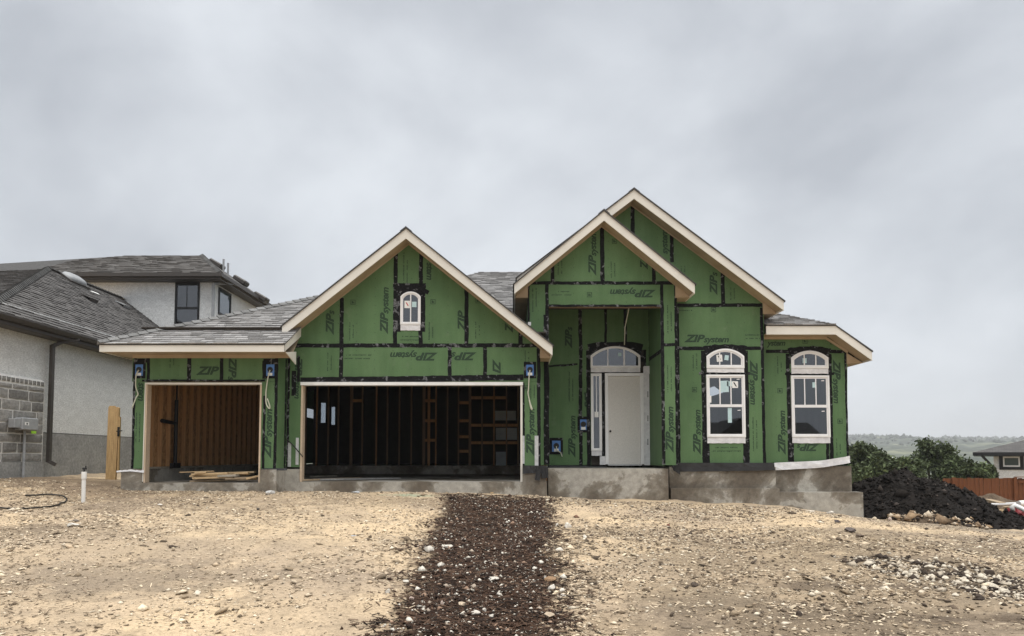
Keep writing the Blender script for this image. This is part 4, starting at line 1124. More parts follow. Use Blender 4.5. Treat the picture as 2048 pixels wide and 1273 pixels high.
# light boxes with dangling cable: part > plate, label, cable
def light_box(d, cx, cy, w=15, h=24, cable=None):
    s = d / F; c = A(cx, cy, d)
    mb = MB(); n = 10
    ww, hh = (w/2 + 5)*s, (h/2 + 6)*s
    mb.box(c.x - ww, c.x + ww, d - .008, d - .0035, c.z - hh*.95, c.z + hh)
    root = mb.build('light_box', M['seam_tape'], house)
    mb = MB(); mb.box(c.x - w/2*s, c.x + w/2*s, d - .022, d - .0085, c.z - h/2*s, c.z + h/2*s); mb.build('mounting_plate', M['blue_plastic'], root, bevel=.003)
    mb = MB(); mb.tube([(c.x, d - .030, c.z + 1*s), (c.x, d - .0225, c.z + 1*s)], 5.6*s, 18); mb.build('round_box', M['black_metal'], root)
    mb = MB(); mb.box(c.x - 4.5*s, c.x + 4.5*s, d - .0245, d - .0225, c.z - h/2*s + .5*s, c.z - h/2*s + 6*s); mb.build('plate_label', M['paper'], root)
    if cable:
        pts = [Vector((c.x, d - .032, c.z))]
        for (px, py, off) in cable:
            v = A(px, py, d); v.y = d - off; pts.append(v)
        sm_ = []
        for i in range(len(pts) - 1):
            p0_, p1_, p2_, p3_ = pts[max(i-1, 0)], pts[i], pts[i+1], pts[min(i+2, len(pts)-1)]
            for t_ in (0, .25, .5, .75):
                sm_.append(.5*((2*p1_) + (p2_-p0_)*t_ + (2*p0_-5*p1_+4*p2_-p3_)*t_**2 + (-p0_+3*p1_-3*p2_+p3_)*t_**3))
        sm_.append(pts[-1])
        mb = MB(); mb.tube(sm_, .012, 7); mb.build('cable', M['cable'], root, smooth=True)
light_box(YS, 279, 741, 15, 23, [(275, 752, .06), (274, 775, .05), (278, 789, .04), (275, 796, .06), (268, 817, .08)])
light_box(YS, 541, 741, 16, 23, [(538, 755, .06), (534, 780, .05), (533, 790, .04), (534, 808, .05), (540, 818, .05), (541, 812, .05), (536, 798, .05)])
light_box(YD, 1060, 741, 15, 22, [(1058, 755, .06), (1057, 778, .05), (1056, 788, .04), (1060, 806, .05), (1064, 818, .05), (1062, 818, .05), (1058, 800, .05)])
light_box(YB, 1166.5, 850, 13, 21)
light_box(YB, 1112.5, 893, 17, 22, [(1114, 901, .06), (1121, 906, .06), (1124, 914, .05)])
# black wire stapled across the corner by the double door
mb = MB(); pw = [A(574, 878, YD), A(590, 894, YD), A(606, 912, YD), A(608, 914, YD)]
for i, v in enumerate(pw): v.y -= .02 + .03 * i
mb.tube(pw, .012, 6); mb.build('wire', M['black_hose'], house)
# the light cord hanging in the porch
mb = MB(); mb.tube([A(1258, 616, 17.6), A(1250, 655, 17.8), A(1249, 690, 18.2)], .012, 6); mb.build('wire', M['cable'], house)
# gutter apron glimpsed where the porch wall meets the garage roof
mb = MB(); a, b_ = A(1056, 645, YP), A(1062, 652, YP); mb.box(a.x, b_.x, YP - .04, YP - .004, b_.z, a.z); mb.build('kickout_flashing', M['flashing'], house)

# ------------------------------------------------------------------ loose lumber in the single garage
bnum = 0
LUM = []
for (px0, px1, py, y, rz, w, h, mt, lab) in (
    (383, 520, 961, 16.05, -2, .09, .038, 'pine_weathered', 'flat weathered board at the bottom of the lumber heap'),
    (392, 505, 957, 16.35, 3, .09, .038, 'pine_weathered', 'dark board lying second from the floor in the lumber heap'),
    (388, 470, 955.5, 15.95, -3, .09, .038, 'pine', 'short pale board end low at the left of the heap'),
    (385, 500, 951, 16.15, 2, .14, .038, 'pine', 'wide pale plank in the middle of the lumber heap'),
    (385, 460, 948, 15.98, -5, .09, .038, 'pine', 'pale stud offcut stacked on the wide plank'),
    (400, 512, 946.5, 16.45, 1, .14, .038, 'pine', 'long pale plank at the back of the lumber heap'),
    (393, 415, 945.5, 15.95, 14, .09, .038, 'pine', 'stubby pale offcut poking out at the heap front'),
    (364, 430, 944, 16.20, 5, .09, .020, 'pine', 'thin pale lath sticking out left from the heap top'),
    (441, 478, 952, 15.92, -4, .19, .045, 'treated_wood', 'grey square-ended block at the front of the heap'),
    (455, 515, 957, 15.90, 6, .09, .038, 'pine_weathered', 'brown weathered stick at the front of the heap'),
    (472, 500, 947, 16.05, -2, .09, .038, 'pine', 'yellow offcut lying on top of the heap'),
    (495, 521, 955, 15.88, 24, .09, .038, 'pine', 'pale board leaning on the right door jamb')):
    x0, x1 = XA(px0, y), XA(px1, y); z = ZA(py, y)
    z = max(z, ZSL + h/2 + .002)
    c = Vector(((x0+x1)/2, y, z)); ln_ = (x1-x0)
    mb = MB(); mb.box(-ln_/2, ln_/2, -w/2, w/2, -h/2, h/2)
    o = mb.build('lumber_board', M[mt], None, bevel=.003)
    o.location = c; o.rotation_euler = (random.uniform(-.08, .08), R(-2 if rz < 20 else -12), R(rz)); W[o] = Matrix.LocRotScale(o.location, o.rotation_euler, o.scale)
    tag(o, lab + ', single garage', 'board', 'lumber offcuts in the single garage')
# boards on the slab of the double garage
for (px0, py0, px1, py1, y0, y1, mt, lab) in ((600, 962, 720, 952, 16.35, 18.2, 'pine_weathered', 'long brown board lying across the slab of the double garage'), (640, 960, 800, 954, 16.9, 18.0, 'grey_concrete', 'grey sheet offcut on the floor of the double garage'), (625, 946, 672, 946, 19.5, 20.2, 'treated_wood', 'pale board lying deep on the double garage floor')):
    a = Vector((XA(px0, y0), y0, ZSL + .03)); b_ = Vector((XA(px1, y1), y1, ZSL + .03))
    mb = MB(); mb.bar(a, b_, .16, .035)
    tag(mb.build('lumber_board', M[mt], None, bevel=.003), lab, 'board')

# ------------------------------------------------------------------ left neighbour
NX = -11.0
nb = empty('neighbour_house', (NX, 20, CZ - .4))
tag(nb, 'grey stucco two-storey house with stone veneer base and dark shingle roofs, far left', 'house')
zst = AX(94, 866, NX).z; zev = AX(100, 655, NX + .35).z
YC = 27.0
mb = MB(); mb.prism([(NX, 13.2, zst), (NX, YC + 7, zst), (NX, YC + 7, zev + .35), (NX, 13.2, zev + .35)], (-.2, 0, 0)); mb.build('stucco_wall', M['stucco'], nb)
mb = MB(); mb.prism([(NX + .015, 13.2, CZ - 1.2), (NX + .015, YC + 7, CZ - 1.2), (NX + .015, YC + 7, zst - .012), (NX + .015, 13.2, zst - .012)], (-.215, 0, 0)); mb.build('foundation', M['grey_concrete'], nb)
mb = MB(); mb.prism([(NX + .008, 13.2, zst - .014), (NX + .008, YC + 7, zst - .014), (NX + .008, YC + 7, zst + .006), (NX + .008, 13.2, zst + .006)], (-.05, 0, 0)); mb.build('weep_screed', M['bronze_metal'], nb)
# stone veneer
sv_y1 = AX(88, 850, NX + .1).y
ztop = AX(85, 773, NX + .1).z; zbt = AX(50, 924, NX + .1).z
mb = MB(); mb.box(NX, NX + .085, 14.2, sv_y1, zbt, ztop); ven = mb.build('stone_veneer', M['mortar'], nb)
mb = MB(); mb.box(NX, NX + .12, 14.2, sv_y1 + .02, CZ - 1.2, zbt - .003); mb.build('foundation', M['grey_concrete'], nb)
mb = MB(); mb.prism([(NX, 14.2, ztop + .16), (NX + .09, 14.2, ztop + .10), (NX + .09, 14.2, ztop + .002), (NX, 14.2, ztop + .002)], (0, sv_y1 - 14.2, 0)); cap = mb.build('veneer_cap', M['mortar'], nb)
def stone_mesh(y0, y1, z0, z1, x, dpt, rs):
    n = 5; m_ = 3; vs = []
    for j in range(m_ + 1):
        for i in range(n + 1):
            edge = i in (0, n) or j in (0, m_)
            vs.append((x + dpt * (.55 if edge else rs.uniform(.8, 1.15)), y0 + (y1-y0)*i/n + rs.uniform(-.006, .006), z0 + (z1-z0)*j/m_ + rs.uniform(-.006, .006)))
    fs = [[j*(n+1)+i, j*(n+1)+i+1, (j+1)*(n+1)+i+1, (j+1)*(n+1)+i] for j in range(m_) for i in range(n)]
    rim = [i for i in range(n+1)] + [(n+1)*j+n for j in range(1, m_+1)] + [m_*(n+1)+i for i in range(n-1, -1, -1)] + [(n+1)*j for j in range(m_-1, 0, -1)]
    b_ = len(vs)
    for r_ in rim: vs.append((x - .01, vs[r_][1], vs[r_][2]))
    k = len(rim)
    fs += [[rim[i], b_+i, b_+(i+1) % k, rim[(i+1) % k]] for i in range(k)]
    return mesh_from(vs, fs)
rs = random.Random(4)
z = zbt + .012
while z < ztop - .05:
    h = min(rs.choice((.20, .23, .28)), ztop - z - .008)
    if ztop - (z + h) < .1: h = ztop - z - .012
    y = 14.9 + rs.uniform(-.3, 0)
    while y < sv_y1 - .05:
        w = rs.uniform(.35, .85)
        if sv_y1 - (y + w) < .22: w = sv_y1 - y
        y1 = min(y + w - .045, sv_y1 - .004)
        me = stone_mesh(y, y1, z, z + h - .036, NX + .085, .022, rs)
        g = rs.uniform(.17, .27); set_col(me, (g * 1.03, g, g * .95))
        obj('stone', me, M['stone_veneer'], ven); y += w
    z += h
y = 14.9
while y < sv_y1 - .08:
    me = stone_mesh(y, y + .10, ztop + .006, ztop + .095, NX + .09, .02, rs); g = rs.uniform(.18, .24); set_col(me, (g, g * .98, g * .94))
    obj('stone', me, M['stone_veneer'], cap); y += .145
# lower roof
EXN = NX + .38; EZN = AX(0, 626, EXN).z + .02
RXN = -14.35; RZN = EZN + (EXN - RXN) * .75
yh = 22.6; yf_ = 14.8
lo = MB(); lo.prism([(EXN, yf_, EZN), (EXN, YC, EZN), (RXN, YC, RZN), (RXN, yh, RZN)], (0, 0, -.03)); lr = lo.build('lower_roof_slope', M['shingle_deck'], nb)
lsl = math.hypot(1, .75)
vR = (EXN - RXN) * lsl
shingle_roof(lr, (EXN + .02, yf_, EZN - .01), (0, 1, 0), (-1, 0, .75), [(0, 0), (YC - yf_, 0), (YC - yf_, vR), (yh - yf_, vR)], 12, near=lambda c_: abs(c_.y - 16.5) + (c_.z - EZN) * .8, tint=(.47, .46, .455))
fr2 = MB(); fr2.prism([(EXN, yf_, EZN), (RXN, yh, RZN), (-25, yf_, EZN)], (0, 0, -.03)); fr_roof = fr2.build('lower_roof_slope', M['shingle_deck'], nb)
vv_ = Vector((0, yh - yf_, RZN - EZN)); vl = vv_.length
shingle_roof(fr_roof, (EXN, yf_, EZN), (-1, 0, 0), tuple(vv_), [(0, 0), (9, 0), (9, vl * .4), (EXN - RXN, vl)], 14, maxparts=0, tint=(.47, .46, .455))
cap_line('hip_cap', nb, (EXN, yf_, EZN + .05), (RXN, yh, RZN + .05), .22, (.4, -.3, 1), .45, 2)
cap_line('ridge_cap', nb, (RXN, yh, RZN + .05), (RXN, YC, RZN + .05), .22, (0, 0, 1), .45, 3)
# gutter, soffit, downspout
gm = MB(); gm.prism([(EXN + .0, yf_, EZN - .02), (EXN + .11, yf_, EZN - .02), (EXN + .11, yf_, EZN - .06), (EXN + .07, yf_, EZN - .14), (EXN, yf_, EZN - .14)], (0, YC - yf_, 0)); gm.build('gutter', M['bronze_metal'], nb)
gm = MB(); gm.box(EXN - .03, EXN - .002, yf_, YC, EZN - .22, EZN - .035); gm.build('eave_fascia', M['bronze_metal'], nb)
gm = MB(); gm.box(NX - .05, EXN - .032, yf_, YC, EZN - .23, EZN - .20); gm.build('eave_soffit', M['bronze_metal'], nb)
dy = AX(93, 780, NX + .06).y; dz0 = AX(93, 925, NX + .06).z; dz1 = AX(93, 690, NX + .06).z
dsx = NX + .17
gm = MB()
gm.box(dsx - .04, dsx + .035, dy - .05, dy + .05, dz0, dz1)
gm.bar((dsx, dy, dz1 - .02), (dsx + .10, dy + .24, dz1 + .12), .085, .075); gm.bar((dsx + .10, dy + .22, dz1 + .12), (EXN + .05, dy + .58, EZN - .14), .085, .075)
gm.bar((dsx, dy, dz0 + .03), (dsx + .14, dy + .05, dz0 - .06), .10, .08)
gm.build('downspout', M['bronze_metal'], nb)
# roof vents and the dome skylight
def on_lower(px, py):
    r_ = ray(px, py); n_ = Vector((.75, 0, 1)); P0 = Vector((EXN, 0, EZN)); C0 = Vector((0, 0, CZ))
    t_ = (P0 - C0).dot(n_) / r_.dot(n_); return C0 + r_ * t_
c = on_lower(146, 563)
up = Vector((.75, 0, 1)).normalized(); sl = Vector((-1, 0, .75)).normalized(); al = Vector((0, 1, 0))
dm = MB(); vs, fs = [], []
nu, nv = 16, 6
for j in range(nv + 1):
    for i in range(nu):
        a_ = 2*math.pi*i/nu; e = j / nv * math.pi / 2
        cxx_ = math.copysign(abs(math.cos(a_)) ** .6, math.cos(a_)); sxx_ = math.copysign(abs(math.sin(a_)) ** .6, math.sin(a_))
        vs.append(c + al * (cxx_ * .50 * math.cos(e) ** .6) + sl * (sxx_ * .24 * math.cos(e) ** .6) + up * (.08 + .13 * math.sin(e)))
for j in range(nv):
    for i in range(nu): fs.append([j*nu+i, j*nu+(i+1) % nu, (j+1)*nu+(i+1) % nu, (j+1)*nu+i])
dm.add(vs, fs)
sky_o = dm.build('skylight_dome', M['grey_metal'], nb, smooth=True)
kb = MB(); q = [c + al*x + sl*z for x, z in ((-.54, -.28), (.54, -.28), (.54, .28), (-.54, .28))]; kb.prism(q, up * .08); kb.build('skylight_curb', M['bronze_metal'], sky_o)
kb = MB(); q = [c + al*x + sl*z for x, z in ((.40, -.50), (.80, -.50), (.80, -.42), (.40, -.42))]; kb.prism(q, up * .05); kb.build('skylight_flashing', M['paper'], sky_o)
for (px, py) in ((245, 613), (178, 600)):
    c = on_lower(px, py); kb = MB()
    q = [c + al*x + sl*z for x, z in ((-.22, -.14), (.22, -.14), (.22, .2), (-.22, .2))]
    kb.prism([q[0] + up*.10, q[1] + up*.10, q[2] + up*.02, q[3] + up*.02], up * .03); kb.add([q[0], q[1], q[1] + up*.1, q[0] + up*.1], [[0, 1, 2, 3]])
    kb.build('roof_vent', M['grey_metal'] if px > 200 else M['bronze_metal'], nb)
# upper storey
zu = ZA(552, YC - .35)
UX0 = -24.0
mb = MB(); mb.box(UX0, NX, YC, YC + .2, CZ + 1, zu + .05); mb.build('stucco_wall', M['stucco'], nb)
mb = MB(); mb.box(NX - .2, NX - .001, YC + .2, YC + 7, CZ + 1, zu + .05); mb.build('stucco_wall', M['stucco'], nb)
ey2 = YC - .5; ex2 = NX + .42; zu2 = ZA(546, ey2)
ryu = YC + 3.2; rzu = ZA(512, ryu); rxa, rxb = XA(405, ryu, 512), XA(258, ryu, 512); yb2 = YC + 6.9
def quad_uv(name, pts, mat, parent, uaxis):
    n_ = len(pts); me = mesh_from(pts, [list(range(n_))])
    uv = me.uv_layers.new(name='UVMap'); P = [Vector(p_) for p_ in pts]
    nn = (P[1]-P[0]).cross(P[2]-P[0]).normalized(); ua = Vector(uaxis).normalized(); va = nn.cross(ua)
    for li, l in enumerate(me.loops): uv.data[li].uv = (P[l.vertex_index].dot(ua), P[l.vertex_index].dot(va))
    o = obj(name, me, mat, parent); s_ = o.modifiers.new('thick', 'SOLIDIFY'); s_.thickness = .03; return o
fu = MB(); fu.prism([(UX0, ey2, zu2), (ex2, ey2, zu2), (rxa, ryu, rzu), (rxb, ryu, rzu)], (0, 0, -.03)); fu_ = fu.build('upper_roof_slope', M['shingle_deck'], nb)
v3 = Vector((0, ryu - ey2, rzu - zu2)); v3l = v3.length
shingle_roof(fu_, (UX0, ey2, zu2), (1, 0, 0), tuple(v3), [(6.5, 0), (ex2 - UX0, 0), (rxa - UX0, v3l), (rxb - UX0, v3l), (6.5, v3l * .72)], 21, maxparts=0, expo=.17, wmin=.2, wmax=.45, tint=(.56, .545, .53))
quad_uv('upper_roof_slope', [(ex2, ey2, zu2), (ex2, yb2, zu2), (rxa, ryu, rzu)], M['far_shingles'], nb, (0, 1, 0))
quad_uv('upper_roof_slope', [(ex2, yb2, zu2), (UX0, yb2, zu2), (rxb, ryu, rzu), (rxa, ryu, rzu)], M['far_shingles'], nb, (1, 0, 0))
gm = MB(); gm.box(UX0, ex2 + .10, ey2 - .11, ey2 - .002, zu2 - .15, zu2 - .02); gm.build('gutter', M['bronze_metal'], nb)
gm = MB(); gm.box(ex2 + .002, ex2 + .10, ey2, yb2, zu2 - .15, zu2 - .02); gm.build('gutter', M['bronze_metal'], nb)
gm = MB(); gm.box(UX0, ex2, ey2, YC - .002, zu2 - .24, zu2 - .21); gm.box(UX0, ex2, ey2 + .001, ey2 + .03, zu2 - .24, zu2 - .03); gm.build('eave_soffit', M['bronze_metal'], nb)
gm = MB(); gm.box(NX + .001, ex2, YC - .001, yb2, zu2 - .24, zu2 - .21); gm.build('eave_soffit', M['bronze_metal'], nb)
cap_line('hip_cap', nb, (ex2, ey2, zu2 + .04), (rxa, ryu, rzu + .04), .22, (.2, -.3, 1), .66, 4)
# windows of the upper storey: black frames
def black_window(px0, px1, py0, py1, rail):
    a, b_ = A(px0, py0, YC), A(px1, py1, YC); t_ = .07
    mb = MB()
    mb.box(a.x, a.x + t_, YC - .04, YC + .02, b_.z, a.z); mb.box(b_.x - t_, b_.x, YC - .04, YC + .02, b_.z, a.z)
    mb.box(a.x + t_, b_.x - t_, YC - .04, YC + .02, a.z - .12, a.z); mb.box(a.x + t_, b_.x - t_, YC - .04, YC + .02, b_.z, b_.z + t_)
    zr = ZA(rail, YC); mb.box(a.x + t_, b_.x - t_, YC - .035, YC + .02, zr - .04, zr + .04)
    w_ = mb.build('window', M['black_metal'], nb)
    g_ = MB(); g_.add([(a.x + t_, YC - .01, b_.z), (b_.x - t_, YC - .01, b_.z), (b_.x - t_, YC - .01, a.z), (a.x + t_, YC - .01, a.z)], [[0, 1, 2, 3]]); obj('pane', g_.mesh(fix=False), M['glass'], w_)
    g_ = MB(); xm = (a.x + b_.x)/2 - .02; g_.box(xm - .012, xm + .012, YC - .02, YC - .012, zr + .04, a.z - .12); g_.build('muntin', M['black_metal'], w_)
    g_ = MB(); g_.box(a.x + .01, b_.x - .01, YC - .006, YC - .003, b_.z + .01, a.z - .01); g_.build('blind', M['dark_interior'], w_)
black_window(351.5, 398, 564, 657, 617)
a, b_ = AX(437, 575, NX), AX(460, 640, NX)
mb = MB()
for (y0, y1, z0, z1) in ((a.y, a.y + .08, b_.z, a.z), (b_.y - .08, b_.y, b_.z, a.z), (a.y + .08, b_.y - .08, a.z - .08, a.z), (a.y + .08, b_.y - .08, b_.z, b_.z + .08)): mb.box(NX - .02, NX + .04, y0, y1, z0, z1)
w_ = mb.build('window', M['black_metal'], nb)
g_ = MB(); g_.add([(NX + .012, a.y + .08, b_.z), (NX + .012, b_.y - .08, b_.z), (NX + .012, b_.y - .08, a.z), (NX + .012, a.y + .08, a.z)], [[0, 1, 2, 3]]); obj('pane', g_.mesh(fix=False), M['glass'], w_)
g_ = MB(); g_.box(NX + .002, NX + .005, a.y + .02, b_.y - .02, b_.z + .02, a.z - .02); g_.build('blind', M['pale_blue_paper'], w_)
d1 = AX(427, 580, NX + .05); gm = MB(); gm.box(NX + .005, NX + .09, d1.y - .05, d1.y + .05, CZ + 3, d1.z + .25); gm.bar((NX + .05, d1.y, d1.z + .22), (ex2 + .04, d1.y + .8, zu2 - .13), .09, .08); gm.build('downspout', M['grey_metal'], nb)
# vent pipes and roof vents on the far slope
for (px, py, h) in ((447, 526, .32), (456, 535, .34)):
    p = A(px, py + 8, YC + 3.4); gm = MB(); gm.tube([p - Vector((0, 0, .3)), p + Vector((0, 0, h))], .045, 8); gm.build('vent_pipe', M['grey_metal'], nb)
for (px, py) in ((436, 530), (484, 563), (525, 596)):
    p = A(px, py, YC + 3.6); gm = MB(); gm.bar(p + Vector((-.30, 0, .16)), p + Vector((.22, 0, -.14)), .5, .22); gm.build('roof_vent', M['bronze_metal'], nb, bevel=.05)
# meter box on the stone
NXM = NX + .13
a, b_ = AX(30, 835, NXM), AX(62, 862, NXM)
mb = MB(); mb.box(NXM - .01, NXM + .17, a.y, b_.y, b_.z, a.z)
mtr = mb.build('meter_box', M['grey_metal'], nb, bevel=.02)
mb = MB(); mb.box(NXM, NXM + .14, a.y - .22, a.y - .003, b_.z + .04, a.z - .03); mb.build('side_box', M['grey_metal'], mtr, bevel=.01)
c = AX(54, 848, NXM + .172); mb = MB(); mb.box(NXM + .171, NXM + .174, c.y - .07, c.y + .07, c.z - .035, c.z + .035); mb.build('meter_label', M['paper'], mtr)
mb = MB(); mb.box(NXM + .1745, NXM + .176, c.y - .02, c.y + .02, c.z - .018, c.z + .018); mb.build('label_print', M['black_metal'], mtr)
mb = MB(); c = AX(48, 905, NXM + .05); mb.tube([(NXM + .05, c.y, b_.z + .01), (NXM + .05, c.y, CZ - .8)], .028, 8); mb.build('conduit', M['grey_metal'], mtr)
c = AX(67.5, 865, NXM); mb = MB(); mb.box(NX + .125, NX + .132, c.y - .085, c.y + .085, c.z - .03, c.z + .03); mb.build('green_tag', M['green_sticker'], nb)
c = AX(27, 855, NXM); mb = MB(); mb.tube([(NXM + .06, c.y - .12, c.z), (NXM + .06, c.y + .05, c.z)], .03, 8); mb.build('hose_bib', M['black_metal'], nb)

# ------------------------------------------------------------------ across the street, mirrored in the window panes
ah = empty('opposite_house', (19, -32, CZ - 1.6)); tag(ah, 'dark roofed house across the street, mirrored in the lower pane of the left sash window', 'house')
MB().box(12, 27, -38, -29, CZ - 2, CZ + 1.3).build('wall', M['stucco'], ah)
mb = MB(); mb.prism([(11.5, -33.5, CZ + 3.2), (11.5, -28.4, CZ + 1.2), (11.5, -38.6, CZ + 1.2)], (16, 0, 0)); mb.build('roof', M['shingle_deck'], ah)
mb = MB(); mb.prism([(16.6, -27.2, CZ + 1.3), (21.6, -27.2, CZ + 1.3), (19.1, -27.2, CZ + 3.3)], (0, -6, 0)); mb.build('gable_roof', M['shingle_deck'], ah)
MB().box(17, 21.2, -29, -27.6, CZ - 2, CZ + 1.29).build('front_wing', M['stucco'], ah)

# ------------------------------------------------------------------ things on the left of the lot
yp = 17.4
a, b_ = A(214, 813, yp), A(237, 945, yp)
pb = empty('gate_post', (XA(224, yp), yp, b_.z)); tag(pb, 'upright yellowish wooden post with black latch between the two houses', 'post')
mb = MB(); x0, x1 = XA(212, yp), XA(236, yp)
w3 = (x1 - x0) / 3
mb.prism([(x0 + .03, yp, b_.z - .3), (x1 - .02, yp, b_.z - .3), (x1 + .02, yp, a.z - .04), (x1 - .02, yp, a.z - .02), (x0 + .20, yp, a.z - .02), (x0 + .19, yp, a.z + .01), (x0 + .075, yp, a.z + .01), (x0 + .05, yp, a.z - .03)], (0, .06, 0))
mb.build('plank', M['post_wood'], pb)
mb = MB(); mb.box(x1 + .012, x1 + .05, yp + .005, yp + .05, b_.z, a.z - .25); mb.build('batten', M['post_wood'], pb)
c = A(238, 863, yp); mb = MB(); mb.box(c.x - .03, c.x + .015, yp - .02, yp - .001, c.z - .12, c.z + .10); mb.tube([(c.x - .05, yp - .02, c.z), (c.x + .09, yp - .03, c.z + .01)], .012, 6); mb.build('latch', M['black_metal'], pb)

px_, py_ = 167.5, 13.9
xx = XA(167.5, py_, 970); g0 = gz(xx, py_)
pv = empty('water_riser', (xx, py_, g0)); tag(pv, 'short white PVC pipe with black tap standing upright in the dirt', 'pipe')
zt3 = A(167, 944, py_).z
mb = MB(); mb.tube([(xx, py_, g0 - .1), (xx, py_, zt3 - .06)], .036, 14); mb.build('pipe', M['pvc'], pv, smooth=False)
mb = MB(); mb.tube([(xx, py_, zt3 - .13), (xx, py_, zt3)], .046, 14); mb.build('coupling', M['pvc'], pv)
mb = MB(); mb.tube([(xx, py_, zt3), (xx, py_, zt3 + .06)], .016, 8); mb.tube([(xx - .03, py_, zt3 + .06), (xx + .04, py_, zt3 + .06)], .018, 8); mb.tube([(xx + .02, py_, zt3 + .07), (xx + .03, py_, zt3 + .11)], .010, 6); mb.build('tap', M['black_metal'], pv)
# hose: a loop on the dirt
hp_ = []
for i in range(21):
    t_ = i / 20; ang = R(150) - t_ * R(300)
    x = -8.62 + .42 * math.cos(ang) * (1 if ang > 0 else 1.25) - (0 if ang > -1.2 else .0); y = 13.3 + .85 * math.sin(ang)
    hp_.append((x, y, gz(x, y) + .018 + .02 * random.random()))
mb = MB(); mb.tube(hp_, .014, 7)
tag(mb.build('hose', M['black_hose'], None, smooth=True), 'black hose curled in a loop on the dirt at far left', 'hose')

# ------------------------------------------------------------------ right side: heaps, fence, house, trees
def heap(name, cx, cy, lobes, mat, label, cat, nx=120, ny=90, ext=(4.2, 3.2), rough=.10):
    xs = np.linspace(cx - ext[0], cx + ext[0], nx); ys = np.linspace(cy - ext[1], cy + ext[1], ny)
    X, Y = np.meshgrid(xs, ys); H = np.zeros_like(X)
    for (lx, ly, rx, ry, h, pw) in lobes:
        r_ = np.sqrt(((X - lx) / rx) ** 2 + ((Y - ly) / ry) ** 2) + fbm(X * .8 + lx, Y * .8, 3) * .35
        H = np.maximum(H, h * np.clip(1 - r_, 0, 1) ** pw)
    m_ = np.clip(H / .15, 0, 1)
    H = H + m_ * (fbm(X * 2.2, Y * 2.2, 4) * rough * 2.4 + fbm(X * 7, Y * 7, 3) * rough)
    Z = ground_h(X.ravel(), Y.ravel()) + H.ravel() - .03
    idx = np.arange(nx * ny).reshape(ny, nx)
    Fq = np.stack([idx[:-1, :-1].ravel(), idx[:-1, 1:].ravel(), idx[1:, 1:].ravel(), idx[1:, :-1].ravel()], 1)
    keep = (H.ravel()[Fq] > .01).any(1)
    o = obj(name, np_mesh(np.stack([X.ravel(), Y.ravel(), Z], 1), Fq[keep], smooth=False), mat)
    tag(o, label, cat); return o, xs, ys, H
def chips(n, X, Y, Z, size, cols, flat=.5, name='m', elong=.35):
    """n rough octahedra as one mesh"""
    base = np.array([[1,0,0],[0,1,0],[-1,0,0],[0,-1,0],[0,0,1],[0,0,-1]], float)
    tri = np.array([[0,1,4],[1,2,4],[2,3,4],[3,0,4],[1,0,5],[2,1,5],[3,2,5],[0,3,5]])
    P = base[None] * (1 + rng.uniform(-.35, .35, (n, 6, 3))) + rng.uniform(-.18, .18, (n, 6, 3))
    sc = np.stack([size * rng.uniform(1 - elong, 1 + elong, n), size * rng.uniform(1 - elong, 1 + elong, n), size * flat * rng.uniform(.6, 1.3, n)], 1)
    P = P * sc[:, None, :]
    a_ = rng.uniform(0, 2*np.pi, n); co, si = np.cos(a_)[:, None], np.sin(a_)[:, None]
    tl = rng.normal(0, .25, n)[:, None]
    x = P[..., 0]*co - P[..., 1]*si; y = P[..., 0]*si + P[..., 1]*co; z = P[..., 2] + x * tl
    V = np.stack([x + X[:, None], y + Y[:, None], z + Z[:, None]], 2).reshape(-1, 3)
    Fc = (tri[None] + 6*np.arange(n)[:, None, None]).reshape(-1, 3)
    C = np.repeat(cols, 6, axis=0)
    return np_mesh(V, Fc, name, C)
pile, pxs, pys, pH = heap('soil_heap', 10.6, 18.2, [(9.95, 18.7, 2.6, 2.4, 1.42, 1.05), (8.95, 18.3, 1.25, 1.5, .62, .7), (11.3, 18.3, 1.9, 1.5, .50, .9)], M['black_soil'], 'large heap of black soil at the right corner of the unfinished house', 'soil heap', ext=(3.6, 3.0), nx=190, ny=150, rough=.10)
n = 7000
ii = rng.integers(0, len(pxs), n); jj = rng.integers(0, len(pys), n); ok = pH[jj, ii] > .06
X, Y = pxs[ii][ok] + rng.uniform(-.02, .02, ok.sum()), pys[jj][ok] + rng.uniform(-.02, .02, ok.sum())
Z = ground_h(X, Y) + pH[jj[ok], ii[ok]] - .02
g = rng.uniform(.004, .018, len(X))
clod = obj('soil_clod', chips(len(X), X, Y, Z, rng.lognormal(math.log(.030), .5, len(X)), np.stack([g*1.15, g*.95, g*.82], 1) * np.where(rng.random(len(g)) < .05, 5, 1)[:, None], .8), M['clods'], pile); clod['kind'] = 'stuff'
heap('dirt_heap', 14.6, 22.5, [(14.4, 22.5, 2.4, 1.3, .95, .8), (15.6, 22.2, 1.6, 1.2, .6, .8)], M['brown_soil'], 'low heap of stony brown dirt in front of the reddish fence', 'dirt heap', ext=(3.4, 1.8), nx=110, ny=60, rough=.08)
heap('dirt_heap', 11.2, 22.6, [(10.9, 22.6, 1.6, 1.2, .75, .7)], M['brown_soil'], 'brown dirt mound half hidden behind the black soil heap', 'dirt heap', ext=(2.2, 1.6), nx=80, ny=50, rough=.06)
clay, cxs, cys, cH = heap('clay_heap', 9.2, 16.75, [(9.15, 16.75, .75, .45, .26, .6), (9.9, 16.55, .75, .35, .16, .6)], M['brown_soil'], 'small lump of tan clods at the foot of the black soil heap', 'dirt heap', ext=(1.7, .8), nx=110, ny=60, rough=.16)
ii = rng.integers(0, len(cxs), 900); jj = rng.integers(0, len(cys), 900); ok = cH[jj, ii] > .02
X, Y = cxs[ii][ok], cys[jj][ok]; Z = ground_h(X, Y) + cH[jj[ok], ii[ok]]
pal = np.array([(.30, .21, .13), (.20, .14, .09), (.40, .30, .20), (.05, .04, .035), (.50, .42, .32)])
